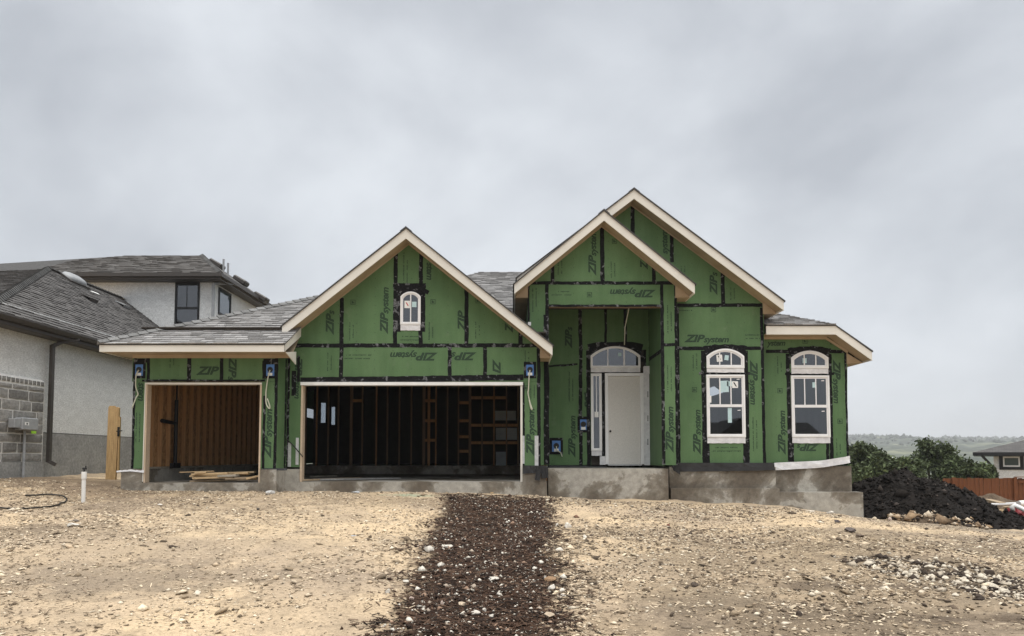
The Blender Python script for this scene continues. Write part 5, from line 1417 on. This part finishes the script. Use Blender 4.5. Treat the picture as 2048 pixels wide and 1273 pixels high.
cd = obj('clod', chips(len(X), X, Y, Z, rng.lognormal(math.log(.035), .5, len(X)), pal[rng.integers(0, 5, len(X))], .8), M['clods'], clay); cd['kind'] = 'stuff'

# fence
yf2 = 26.0; zf = ZA(957, yf2); zf0 = zf - 1.75
fx_0, fx_1 = XA(1885, yf2), XA(2130, yf2)
fence = empty('wood_fence', ((fx_0+fx_1)/2, yf2, zf0)); tag(fence, 'reddish brown board fence in front of the white house at far right', 'fence')
x = fx_0; i = 0
pk = MB().box(-.068, .068, 0, .02, 0, 1).mesh()
while x < fx_1:
    h = zf - zf0 + random.uniform(-.025, .02)
    back = x > XA(2030, yf2)
    obj('plank', pk, M['fence_wood'], fence, (x, yf2 + (.06 if back else 0), zf0), (0, random.uniform(-.006, .006), 0), (random.uniform(.96, 1.0), 1, h)); x += .142
for px in (1902, 2024, 2110):
    mb = MB(); xx = XA(px, yf2); mb.box(xx - .06, xx + .06, yf2 - .06, yf2 - .005, zf0, zf + .03); mb.build('post', M['fence_wood'], fence)
for zz in (.12, .85, 1.55):
    mb = MB(); mb.box(XA(2031, yf2), fx_1, yf2 + .01, yf2 + .055, zf - zz - .045, zf - zz + .045); mb.build('rail', M['fence_wood'], fence)
mb = MB(); mb.box(XA(2026.5, yf2), fx_1, yf2 - .03, yf2 + .09, zf + .031, zf + .055); mb.build('cap_rail', M['fence_wood'], fence)

# house on the far right
yh2 = 44.0
rh = empty('far_house', (34, yh2, CZ - 3.0)); tag(rh, 'white single-storey house with grey hip roof and black trim at the right edge', 'house')
wx0 = XA(1984, yh2); zE = ZA(904, yh2); zG = CZ - 3.2
wa, wb = A(2001, 908, yh2), A(2043, 938, yh2)
for (x0, x1, z0, z1) in ((wx0, wa.x, zG, zE + .1), (wb.x, 48, zG, zE + .1), (wa.x, wb.x, zG, wb.z), (wa.x, wb.x, wa.z, zE + .1)):
    mb = MB(); mb.box(x0, x1, yh2, yh2 + .2, z0, z1); mb.build('wall', M['white_stucco'], rh)
mb = MB(); mb.box(wx0, wx0 + .2, yh2 + .2, yh2 + 10, zG, zE + .1); mb.build('wall', M['white_stucco'], rh)
t1, t2 = .16, .26
mb = MB(); mb.box(wa.x - .1, wb.x + .1, yh2 - .05, yh2 - .002, wa.z - t1, wa.z + .05); mb.box(wa.x - .1, wb.x + .1, yh2 - .05, yh2 - .002, wb.z - .05, wb.z + .12); mb.box(wa.x - .1, wa.x + .12, yh2 - .05, yh2 - .002, wb.z + .12, wa.z - t1); mb.box(wb.x - .12, wb.x + .1, yh2 - .05, yh2 - .002, wb.z + .12, wa.z - t1)
fw_ = mb.build('window', M['black_metal'], rh)
mb = MB(); x0, x1, z0, z1 = wa.x + .122, wb.x - .122, wb.z + .122, wa.z - t1 - .002; e = .085
mb.box(x0, x1, yh2 - .04, yh2 + .02, z0, z0 + e); mb.box(x0, x1, yh2 - .04, yh2 + .02, z1 - e, z1); mb.box(x0, x0 + e, yh2 - .04, yh2 + .02, z0 + e, z1 - e); mb.box(x1 - e, x1, yh2 - .04, yh2 + .02, z0 + e, z1 - e); mb.build('sash', M['vinyl'], fw_)
simple('dark_green_screen', (.035, .060, .052), (.028, .050, .044), 3, .35, spec=.6)
mb = MB(); mb.box(x0 + e, x1 - e, yh2 - .01, yh2 + .01, z0 + e, z1 - e); mb.build('pane', M['dark_green_screen'], fw_)
ex, ey3 = XA(1956, yh2 - .6), yh2 - .6
zE2 = ZA(905, ey3)
ap = A(2130, 838, yh2 + 5)
quad_uv('roof', [(ex, ey3, zE2), (50, ey3, zE2), (50, ap.y, ap.z), tuple(ap)], M['far_shingles'], rh, (1, 0, 0))
quad_uv('roof', [(ex, yh2 + 10.6, zE2), (ex, ey3, zE2), tuple(ap)], M['far_shingles'], rh, (0, 1, 0))
mb = MB(); mb.box(ex, 50, ey3 - .06, ey3 - .002, zE2 - .20, zE2 - .02); mb.build('fascia', M['black_metal'], rh)
mb = MB(); mb.box(ex + .05, 50, ey3, yh2 + 10, zE2 - .24, zE2 - .205); mb.build('soffit', M['black_metal'], rh)
mb = MB(); c = XA(1981.5, yh2 - .1); mb.box(c - .06, c + .06, yh2 - .16, yh2 - .05, zG, zE2 - .75); mb.bar((c, yh2 - .1, zE2 - .78), (XA(1972, yh2 - .5), yh2 - .5, zE2 - .2), .12, .12); mb.build('downspout', M['black_metal'], rh)
a = A(2042, 868, yh2 + 5.4); mb = MB(); mb.bar(a + Vector((-1.0, 0, -.1)), a + Vector((.8, 0, .35)), .8, .3); mb.build('roof_vent', M['grey_metal'], rh, bevel=.06)

piv = Vector((wx0, yh2, 0)); ra = -math.atan2(wx0, yh2); co_, si_ = math.cos(ra), math.sin(ra)
for o in rh.children_recursive:                                   # the house stands turned, its front facing the lot
    for v_ in o.data.vertices:
        dx_, dy_ = (v_.co.x - piv.x) * .85, v_.co.y - piv.y
        v_.co.x, v_.co.y = piv.x + dx_ * co_ - dy_ * si_, piv.y + dx_ * si_ + dy_ * co_
# pale roof behind the trees
yr3 = 70.0
pr = empty('pale_shed', (XA(1790, yr3), yr3, CZ - 4.5)); tag(pr, 'pale roofed building glimpsed between the dark trees', 'building')
a, b_ = A(1768, 925, yr3), A(1806, 921, yr3); tp = A(1782, 911, yr3 + 3)
mb = MB(); mb.prism([(a.x, yr3, a.z), (b_.x + 1, yr3, a.z), (b_.x + .2, yr3 + 3, tp.z - .3), tuple(tp)], (0, 0, -.1)); mb.build('roof', M['pale_roof'], pr)
mb = MB(); mb.box(a.x + .2, b_.x + .6, yr3 + .3, yr3 + 5, CZ - 6, a.z - .05); mb.build('wall', M['white_stucco'], pr)
# small houses on the far hillside
for i, (px, py, w, h, lab) in enumerate(((1733, 887, 8, 4, 'leftmost of the tiny pale houses on the hazy hillside'), (1752, 889, 10, 4, 'second of the tiny pale houses on the hazy hillside'), (1768, 892, 9, 4, 'rightmost of the tiny pale houses on the hazy hillside'))):
    d = 1500; c = A(px, py, d)
    o = MB().box(c.x - w*.5, c.x + w*.5, d - 8, d, c.z - 12, c.z + h*.5).build('hillside_house', M['white_stucco'], None)
    rf = MB(); rf.prism([(c.x - w*.56, d - 8.5, c.z + h*.5), (c.x + w*.56, d - 8.5, c.z + h*.5), (c.x, d - 8.5, c.z + h*.5 + 3)], (0, 9, 0)); rf.build('roof', M['pale_roof'], o)
    tag(o, lab, 'house', 'tiny houses on the hillside')

# trees
def tree(name, cx, cy, ztop, w, label, seed, n=9000, cat='tree', squash=.8, zbase=None):
    r_ = np.random.default_rng(seed); rs_ = random.Random(seed)
    g0 = gz(cx, cy) if zbase is None else zbase; H = ztop - g0
    root = empty(name, (cx, cy, g0)); tag(root, label, cat, 'scrubby trees beyond the lot')
    mb = MB(); th = H * .55
    pts = [(cx + rs_.uniform(-.08, .08)*i, cy, g0 - .2 + th * i / 4) for i in range(5)]
    mb.tube(pts, [.20, .17, .13, .10, .06], 8)
    cl = []
    for i in range(26):
        a_ = rs_.uniform(0, 2*math.pi); e = rs_.uniform(.25, 1)
        rr = w * math.sqrt(rs_.random()) * (1.0 - .50 * max(0, e - .45) / .55)
        p = Vector((cx + math.cos(a_)*rr, cy + math.sin(a_)*rr*.7, g0 + H*(.16 + .76*e) ))
        cl.append((p, rs_.uniform(.30, .62) * w * .62))
        if i < 9: mb.tube([Vector(pts[2]), (Vector(pts[3]) + p)/2 + Vector((0, 0, -.1)), p], [.07, .045, .015], 6)
    mb.build('trunk', M['bark'], root)
    cl.append((Vector((cx + rs_.uniform(-.2, .2)*w, cy, g0 + H*.93)), .26 * w))
    per = n // len(cl)
    V, C = [], []
    for p, rad in cl:
        d = r_.normal(0, 1, (per, 3)); d /= np.linalg.norm(d, axis=1)[:, None]
        d *= (r_.random(per) ** .45)[:, None] * rad * (1 + .35 * np.sin(d[:, :1]*7 + d[:, 2:]*9))
        d[:, 2] *= squash
        q = np.array(p) + d
        s = r_.uniform(.05, .11, per)[:, None]
        u = r_.normal(0, 1, (per, 3)); u /= np.linalg.norm(u, axis=1)[:, None]
        v = np.cross(u, r_.normal(0, 1, (per, 3))); v /= np.linalg.norm(v, axis=1)[:, None]
        V.append(np.stack([q - u*s*1.4, q + v*s*.6, q + u*s*1.4, q - v*s*.6], 1).reshape(-1, 3))
        tone = rs_.uniform(.6, 1.35)
        base = np.array([.068, .090, .038]) * tone
        C.append(np.repeat(base[None] * r_.uniform(.6, 1.5, (per, 1)), 4, 0))
    V, C = np.concatenate(V), np.concatenate(C)
    Fq = np.arange(len(V)).reshape(-1, 4)
    obj('crown', np_mesh(V, Fq, cols=C), M['leaf'], root)
for (px, py, d, w, lab, sd_) in (
    (1722, 887, 42, 1.75, 'bushy dark tree touching the right wall of the unfinished house', 1),
    (1765, 905, 40, 1.25, 'lower dark tree right of the house, in front of the pale roof', 2),
    (1858, 880, 43, 1.85, 'tallest dark tree above the black soil heap', 3),
    (1812, 915, 41, 1.05, 'small tree between the pale roof and the tallest tree', 4),
    (1905, 912, 42, 1.15, 'tree just right of the tallest one, above the heap', 5),
    (1945, 921, 40, 1.15, 'low leafy tree left of the white house downspout', 6),
    (1978, 927, 41, .75, 'smallest shrub beside the white house wall', 7)):
    p = A(px, py, d); tree('scrub_tree', p.x, d, p.z, w, lab, sd_, n=9000 if w > 1.2 else 6500)

tone = rng.uniform(.5, 1.3, (len(HILLT[0]), 1))
ht = obj('hillside_trees', chips(len(HILLT[0]), *HILLT, np.clip(rng.lognormal(math.log(4.2), .35, len(HILLT[0])), 2, 7.5), np.array([[.030, .042, .022]]) * tone, .8), M['leaf']); ht['kind'] = 'stuff'
# debris on the right edge
def stick(name, a, b_, w, h, mat, label, cat, grp):
    mb = MB(); mb.bar(a, b_, w, h); return tag(mb.build(name, M[mat], None, bevel=.004), label, cat, grp)
yq = 19.6
G_ = 'scrap lumber by the dirt heap'
stick('lumber_board', A(1976, 1000, yq), A(2005, 1007, yq - .5), .18, .04, 'pine_weathered', 'tilted tan board on top of the scrap at right edge', 'board', G_)
stick('lumber_board', A(1976, 1009.5, yq - .5), A(2036, 1007, yq - .4), .12, .045, 'vinyl', 'long white-edged board lying level in the scrap', 'board', G_)
stick('lumber_board', A(1962, 1004, yq), A(1984, 1004.5, yq), .10, .04, 'fascia', 'short pale board left end of the scrap', 'board', G_)
stick('lumber_board', A(1988, 1021, yq - .8), A(2010, 1022, yq - .9), .14, .04, 'pine', 'yellowish offcut low in the scrap', 'board', G_)
stick('lumber_board', A(2018, 1030, yq - 1.2), A(2052, 1040, yq - 1.6), .10, .04, 'pine_weathered', 'brown stick under the white pipe at right edge', 'board', G_)
stick('lumber_board', A(1996, 1018, yq - .5), A(2018, 1014, yq - .2), .09, .04, 'pine_weathered', 'grey brown stick behind the red bag', 'board', G_)
tp_ = [A(2026, 1022, 18.3), A(2024, 1015, 18.3), A(2030, 1011, 18.3), A(2040, 1016, 18.2), A(2060, 1026, 18.0)]
mb = MB(); mb.tube(tp_, [.055, .055, .055, .055, .055], 12); tag(mb.build('drain_pipe', M['pvc'], None, smooth=True), 'bent white PVC pipe on the scrap heap at right edge', 'pipe')
mb = MB(); c = A(2044, 1008, 18.8); mb.tube([c + Vector((-.09, 0, 0)), c + Vector((.25, .1, .02))], .075, 12); tag(mb.build('pipe_fitting', M['pvc'], None), 'white round pipe fitting behind the bent pipe', 'pipe')
def lump(name, c, sx_, sy_, sz_, mat, label, cat, grp=None, seed=0, sub=2, colr=None):
    r_ = random.Random(seed); bm = bmesh.new(); bmesh.ops.create_icosphere(bm, subdivisions=sub, radius=1)
    dirs = [(Vector((r_.gauss(0, 1), r_.gauss(0, 1), r_.gauss(0, 1))).normalized(), r_.uniform(.42, .86)) for _ in range(14)]
    for v in bm.verts:
        k = 1.0
        for d_, lim in dirs:
            dp = v.co.dot(d_)
            if dp > lim: v.co -= d_ * (dp - lim)
        v.co *= 1.15 + r_.uniform(-.05, .05)
        v.co = Vector((v.co.x * sx_, v.co.y * sy_, v.co.z * sz_))
    me = bpy.data.meshes.new(name); bm.to_mesh(me); bm.free()
    if colr: set_col(me, colr)
    o = obj(name, me, M[mat], None, c, (0, 0, r_.uniform(0, 6.28)))
    if label: tag(o, label, cat, grp)
    return o
c = A(2036, 1026, 18.6); lump('red_bag', c, .28, .22, .16, 'red_plastic', 'dark red plastic bag crumpled under the white pipe', 'bag', seed=3)

# ------------------------------------------------------------------ stones
NR = 0
def ground_hit(px, py):
    lo_, hi_ = 4.5, 22.0; r_ = ray(px, py)
    for d in np.linspace(lo_, hi_, 400):
        p = A(px, py, d)
        if p.z <= gz(p.x, p.y): return p
    return A(px, py, 16)
def rock(px, py, wpx, hpx, label, grp, tone=(.58, .53, .44), seed=None):
    global NR; NR += 1
    p = ground_hit(px, py + hpx * .4); s = p.y / F
    o = lump('rock', (p.x, p.y, gz(p.x, p.y) + hpx * s * .28), wpx*s*.5, wpx*s*.42, max(hpx*s*.62, wpx*s*.18), 'pebbles', label, 'rock', grp, seed if seed is not None else NR * 11, 2, (lambda k_: tuple(t_ * k_ for t_ in tone))(random.uniform(.82, 1.1)))
    return o
GS = 'pale stones in the dark strip'
for (px, py, w, h, lab) in ((858, 1097, 30, 12, 'flat pale stone, leftmost in the dark strip'), (893, 1093, 26, 8, 'thin pale stone right of the flat stone, dark strip'), (880, 1131, 22, 8, 'pale slab stone on the left half of the dark strip'),
    (890, 1143, 10, 7, 'small round stone under the pale slab, dark strip'), (824, 1200, 13, 11, 'round pinkish stone at lower left of the dark strip'), (884, 1207, 10, 9, 'round pink stone near the strip bottom'), (776, 1183, 16, 9, 'white stone just left of the dark strip edge'),
    (813, 1164, 14, 8, 'bright white chip at the left edge of the dark strip'), (924, 1208, 20, 10, 'tan pointed stone in the lower middle of the strip'), (950, 1228, 22, 10, 'long white stone near the bottom of the strip'), (968, 1223, 14, 8, 'white stone right of the long one, strip bottom'),
    (983, 1234, 13, 10, 'angular white stone at the strip bottom'), (1097, 1233, 34, 14, 'largest tan stone, right side of the dark strip'), (1102, 1176, 24, 9, 'pale stone at the right edge of the dark strip'), (1124, 1182, 14, 8, 'white stone right of the dark strip edge'), (1126, 1192, 18, 7, 'flat white stone below it at the strip edge'),
    (1118, 1100, 16, 8, 'grey white stone at the right strip edge'), (1100, 1160, 30, 9, 'rust coloured stone on the right of the strip'), (985, 1159, 28, 5, 'long thin pale stone in the strip middle'), (1134, 1052, 22, 11, 'cream stone beyond the right edge of the strip'), (1113, 1050, 9, 6, 'small cream stone beside the cream rock'),
    (1170, 1075, 12, 10, 'cream stone on the sand right of the strip'), (1080, 988, 18, 6, 'pale stone against the garage slab at the strip top'), (998, 1190, 11, 7, 'small white stone in the middle of the strip')):
    rock(px, py, w, h, lab, GS, (.30, .19, .11) if 'rust' in lab else ((.50, .40, .34) if 'pink' in lab else ((.42, .34, .25) if 'tan' in lab else (.60, .56, .49))))
GS = 'stones scattered on the sand'
for (px, py, w, h, lab, tn) in ((540, 985, 26, 11, 'grey white stone in front of the single garage pier', (.5, .49, .47)), (148, 1050, 28, 8, 'flat white stone on the sand at left', (.55, .52, .46)), (152, 1042, 14, 6, 'dark stone beside the flat white one', (.16, .14, .12)),
    (395, 1187, 18, 7, 'white flat stone in the left foreground', (.6, .54, .44)), (516, 1019, 7, 6, 'small dark pebble below the single garage', (.08, .07, .06)), (1571, 1007, 20, 9, 'cream stone at the foot of the right footing', (.62, .55, .44)), (1660, 1019, 14, 8, 'white stone near the footing corner', (.66, .62, .55)),
    (1618, 1013, 22, 5, 'thin pale stone along the right footing', (.6, .54, .45)), (1675, 1043, 16, 8, 'dark stone below the footing corner', (.07, .06, .06)), (1700, 1060, 26, 9, 'dark flat slab on the sand at right', (.12, .10, .09)), (1720, 1072, 22, 7, 'brown flat slab below the dark one', (.17, .13, .10)),
    (1748, 1021, 12, 9, 'cream boulder at the left foot of the soil heap', (.62, .53, .40)), (1779, 1003, 11, 8, 'pinkish stone on the soil heap foot', (.45, .36, .31)), (1350, 1180, 12, 9, 'cream stone in the right foreground', (.62, .54, .40)), (1340, 1212, 11, 7, 'white stone in the dark right foreground', (.64, .57, .45)),
    (1475, 1268, 30, 12, 'cream slab at the bottom edge of the picture', (.62, .54, .40)), (1597, 1230, 16, 10, 'dark clod in the right foreground', (.07, .055, .045)), (1390, 1170, 18, 9, 'dark clod left of the right foreground stones', (.09, .07, .055)), (1337, 1050, 9, 6, 'red brown clod below the porch', (.16, .07, .05)),
    (0, 1145, 24, 9, 'cream stone at the left edge of the picture', (.62, .54, .42)), (1152, 1033, 14, 6, 'brown clod below the porch slab', (.17, .10, .07)), (318, 1010, 12, 4, 'white chip on the stony ground at left', (.6, .56, .5)), (712, 985, 20, 5, 'crumpled pale chip by the double garage slab', (.5, .52, .54))):
    rock(px, py, w, h, lab, GS, tn)
rr_ = random.Random(31)
GS = 'white rubble in the dark patch at lower right'
rub = []
for i in range(58):
    t_ = rr_.random(); px = 1795 + 253 * t_ + rr_.uniform(-25, 25); py = 1130 + 62 * t_ + rr_.gauss(0, 20)
    if px > 2042: continue
    w = rr_.choice((8, 9, 11, 13, 15, 20)); rub.append((px, py, w, w * rr_.uniform(.45, .7), rr_.random() < .2))
rub.sort()
ORD = ['leftmost'] + [a_ + ' from left' for a_ in 'second third fourth fifth sixth seventh eighth ninth tenth eleventh twelfth thirteenth fourteenth fifteenth sixteenth seventeenth eighteenth nineteenth'.split()]
TEN = ['twentieth', 'thirtieth', 'fortieth', 'fiftieth']; TN = ['twenty', 'thirty', 'forty', 'fifty']; UN = 'first second third fourth fifth sixth seventh eighth ninth'.split()
for a_, b2_ in zip(TEN, TN): ORD += [a_ + ' from left'] + [b2_ + '-' + u_ + ' from left' for u_ in UN]
cnt = {True: 0, False: 0}
for i, (px, py, w, h, dark) in enumerate(rub):
    n_ = cnt[dark]; cnt[dark] += 1
    rock(px, py, w, h, ('dark clod, ' if dark else 'pale broken stone, ') + ORD[n_] + ' in the rubble patch at lower right', 'dark clods in the rubble' if dark else GS, (.06, .045, .035) if dark else (.58, .52, .42), 500 + i)
# litter
simple('plastic_film', (.62, .66, .72), (.50, .54, .60), 12, .3, .4, bscale=20, spec=.5, bdist=.02)
for (px, py, w, h, lab, mt) in ((708, 1073, 16, 5, 'scrap of clear plastic film on the sand left of the dark strip', 'plastic_film'), (712, 983, 18, 5, 'crumpled plastic scrap in front of the double garage slab', 'plastic_film'), (300, 1030, 14, 4, 'dark flat scrap on the left sand', 'membrane'), (1285, 1126, 12, 4, 'small dark scrap on the gravel right of the strip', 'membrane'), (590, 1120, 14, 4, 'brown torn scrap on the sand below the pier', 'pine_weathered')):
    p = ground_hit(px, py); s_ = p.y / F
    lump('litter_scrap', (p.x, p.y, p.z + .006), w*s_*.5, w*s_*.4, h*s_*.25, mt, lab, 'litter', None, int(px), 2)
# stick on the strip top
a, b_ = ground_hit(925, 983), ground_hit(985, 988)
mb = MB(); mb.bar(a + Vector((0, 0, .02)), b_ + Vector((0, 0, .02)), .05, .02); tag(mb.build('lath', M['pine'], None), 'thin pale lath lying at the top of the dark strip', 'board')

# fine stone chips over the whole lot
def scatter(n, xr, yr, keep, size, palette, name, flat=.45, seed=0, sig=.45):
    r_ = np.random.default_rng(seed)
    X = r_.uniform(*xr, n); u = r_.random(n)
    Y = yr[0] + (yr[1] - yr[0]) * u ** 1.25
    k = keep(X, Y); X, Y = X[k], Y[k]; n = len(X)
    S = np.clip(r_.lognormal(math.log(size), sig, n), .004, .07)
    pal = np.array(palette); C = pal[r_.integers(0, len(pal), n)] * r_.uniform(.8, 1.18, (n, 1))
    Z = ground_h(X, Y) + S * .10
    o = obj(name, chips(n, X, Y, Z, S, C, flat), M['pebbles'])
    o['kind'] = 'stuff'; return o
strip_m = lambda X, Y: (np.abs(X + .28 + fbm(X * 2.2, Y * 2.2, 3) * .6) + np.abs(rng.normal(0, .09, len(X))) < .78 + (Y - 7) * .038) & (Y < 15.6)
edge_m = lambda X, Y: (np.abs(X + .28 + fbm(X * 2.2, Y * 2.2, 3) * .6) - np.abs(rng.normal(0, .17, len(X))) < .70 + (Y - 7) * .038) & (Y < 15.7)
clus = lambda X, Y: fbm(X * .7 + 9, Y * .7, 4) + rng.uniform(-.16, .16, len(X)) > -.02
def patch_w(X, Y):
    w_ = np.zeros(len(X))
    for (x, y, rx, ry, c_, k) in PATCHES:
        if c_[0] < .16:
            d_ = np.sqrt(((X - x) / rx) ** 2 + ((Y - y) / ry) ** 2) + fbm(X * 2.6, Y * 2.6, 3) * .8
            w_ = np.maximum(w_, k * np.clip(1.5 - d_, 0, 1))
    return w_
dens = lambda X, Y: rng.random(len(X)) < np.clip(.22 + np.abs(X + 2.8) / 3.0, .2, 1) * (1 - .8 * patch_w(X, Y)) * (1 - .8 * np.exp(-((Y - 13.3 - (X - 8) * .12) / .9) ** 2) * np.clip((X - 4) / 1.5, 0, 1)) * (1 - .6 * np.exp(-((X + 6.2 - (Y - 9) * .25) / .5) ** 2))
infr = lambda X, Y: np.abs(X) < Y * .74 + .5
scatter(62000, (-11, .8), (5.6, 16.1), lambda X, Y: ~strip_m(X, Y) & infr(X, Y) & clus(X, Y) & dens(X, Y), .015, [(.58, .475, .345), (.66, .55, .40), (.50, .39, .27), (.32, .25, .17), (.15, .115, .08), (.26, .20, .135), (.66, .57, .44)], 'gravel', seed=1, sig=.5)  # darkest tones also stand in for shaded gaps between chips
scatter(66000, (.3, 12), (5.6, 16.1), lambda X, Y: ~strip_m(X, Y) & infr(X, Y) & clus(X, Y) & dens(X, Y), .015, [(.52, .42, .30), (.62, .52, .38), (.38, .295, .20), (.24, .185, .125), (.115, .087, .062), (.17, .13, .09), (.09, .068, .05), (.62, .54, .42)], 'gravel', seed=21, sig=.5)  # brown gravel; its darkest tones also paint in the shade of gaps
scatter(30000, (-11, 12), (5.6, 16.1), lambda X, Y: ~strip_m(X, Y) & infr(X, Y), .010, [(.52, .43, .30), (.60, .50, .36), (.34, .27, .19), (.24, .19, .14)], 'gravel', seed=2)
scatter(9000, (-1.5, .9), (5.6, 15.6), strip_m, .011, [(.58, .54, .46), (.64, .60, .52), (.40, .33, .26), (.30, .20, .14)], 'gravel', .55, seed=3, sig=.5)
scatter(11000, (-2.0, 1.5), (5.6, 15.7), edge_m, .014, [(.036, .021, .014), (.056, .033, .022), (.024, .015, .011), (.085, .050, .033)], 'soil_crumbs', .6, seed=4)
scatter(6500, (3.8, 7.0), (7.0, 10), lambda X, Y: (np.abs(X - (4.95 + (9.4 - Y) * .40 + fbm(X * 2, Y * 2, 2) * 1.1) + rng.normal(0, .12, len(X))) < .5) & (Y > 7.3) & (Y < 9.9), .020, [(.52, .46, .37), (.42, .36, .28), (.05, .038, .03), (.08, .06, .045), (.04, .03, .024)], 'gravel', .6, seed=5)
# bark and straw slivers
def slivers(n, xr, yr, keep, ln_, wd, palette, name, seed):
    r_ = np.random.default_rng(seed)
    X = r_.uniform(*xr, n); Y = yr[0] + (yr[1]-yr[0]) * r_.random(n) ** 1.2
    k = keep(X, Y); X, Y = X[k], Y[k]; n = len(X)
    a_ = r_.normal(0, .9, n); L_ = r_.uniform(.4, 1.4, n) * ln_; w_ = r_.uniform(.6, 1.4, n) * wd
    Z = ground_h(X, Y) + .006 + r_.uniform(0, .012, n)
    dx, dy = np.cos(a_) * L_ / 2, np.sin(a_) * L_ / 2; nx_, ny_ = -np.sin(a_) * w_, np.cos(a_) * w_
    tz = r_.normal(0, .10, n) * L_
    P = []
    for (s, t_, zz) in ((-1, -1, 0), (1, -1, 0), (1, 1, 0), (-1, 1, 0), (-1, 0, 1), (1, 0, 1)):
        P.append(np.stack([X + s*dx + t_*nx_, Y + s*dy + t_*ny_, Z + s*tz + zz * w_ * .9], 1))
    V = np.stack(P, 1).reshape(-1, 3)
    base = np.array([[0, 1, 5, 4], [2, 3, 4, 5]])
    Fq = (base[None] + 6*np.arange(n)[:, None, None]).reshape(-1, 4)
    pal = np.array(palette); C = np.repeat(pal[r_.integers(0, len(pal), n)] * r_.uniform(.75, 1.25, (n, 1)), 6, 0)
    o = obj(name, np_mesh(V, Fq, cols=C), M['pebbles']); o['kind'] = 'stuff'
slivers(13000, (-2.0, 1.5), (5.6, 15.6), edge_m, .10, .006, [(.030, .018, .012), (.055, .032, .021), (.018, .012, .009), (.085, .052, .034)], 'bark_mulch', 8)
slivers(34000, (-10, 11), (5.6, 15.8), lambda X, Y: infr(X, Y) & ~strip_m(X, Y) & dens(X, Y) & (fbm(X * .6, Y * .6 + 3, 3) > -.12), .055, .0045, [(.16, .115, .078), (.09, .064, .045), (.24, .18, .12), (.56, .46, .33)], 'straw_litter', 9)  # dark slivers among the straw also stand in for fine ground shading
clod_m = lambda X, Y: infr(X, Y) & dens(X, Y) & ~strip_m(X, Y) & (fbm(X * .9 + 5, Y * 1.4, 3) + .0 > .10)
scatter(6500, (-10, 11), (5.6, 15.8), clod_m, .014, [(.12, .09, .065), (.07, .052, .038), (.17, .13, .09)], 'dirt_clods', .6, seed=11, sig=.5)

# ------------------------------------------------------------------ the misty air
mh = bpy.data.materials.new('haze'); mh.use_nodes = True
hn, hl_ = mh.node_tree.nodes, mh.node_tree.links
hn.remove(hn['Principled BSDF'])
pv_ = hn.new('ShaderNodeVolumePrincipled')
pv_.inputs['Color'].default_value = (.96, .98, 1.0, 1); pv_.inputs['Density'].default_value = .00036; pv_.inputs['Anisotropy'].default_value = 0.0
hl_.new(pv_.outputs[0], hn['Material Output'].inputs['Volume'])
hz_ = obj('haze', MB().box(-3300, 4000, -500, 3300, CZ - 130, CZ + 110).mesh(), mh); hz_['kind'] = 'stuff'
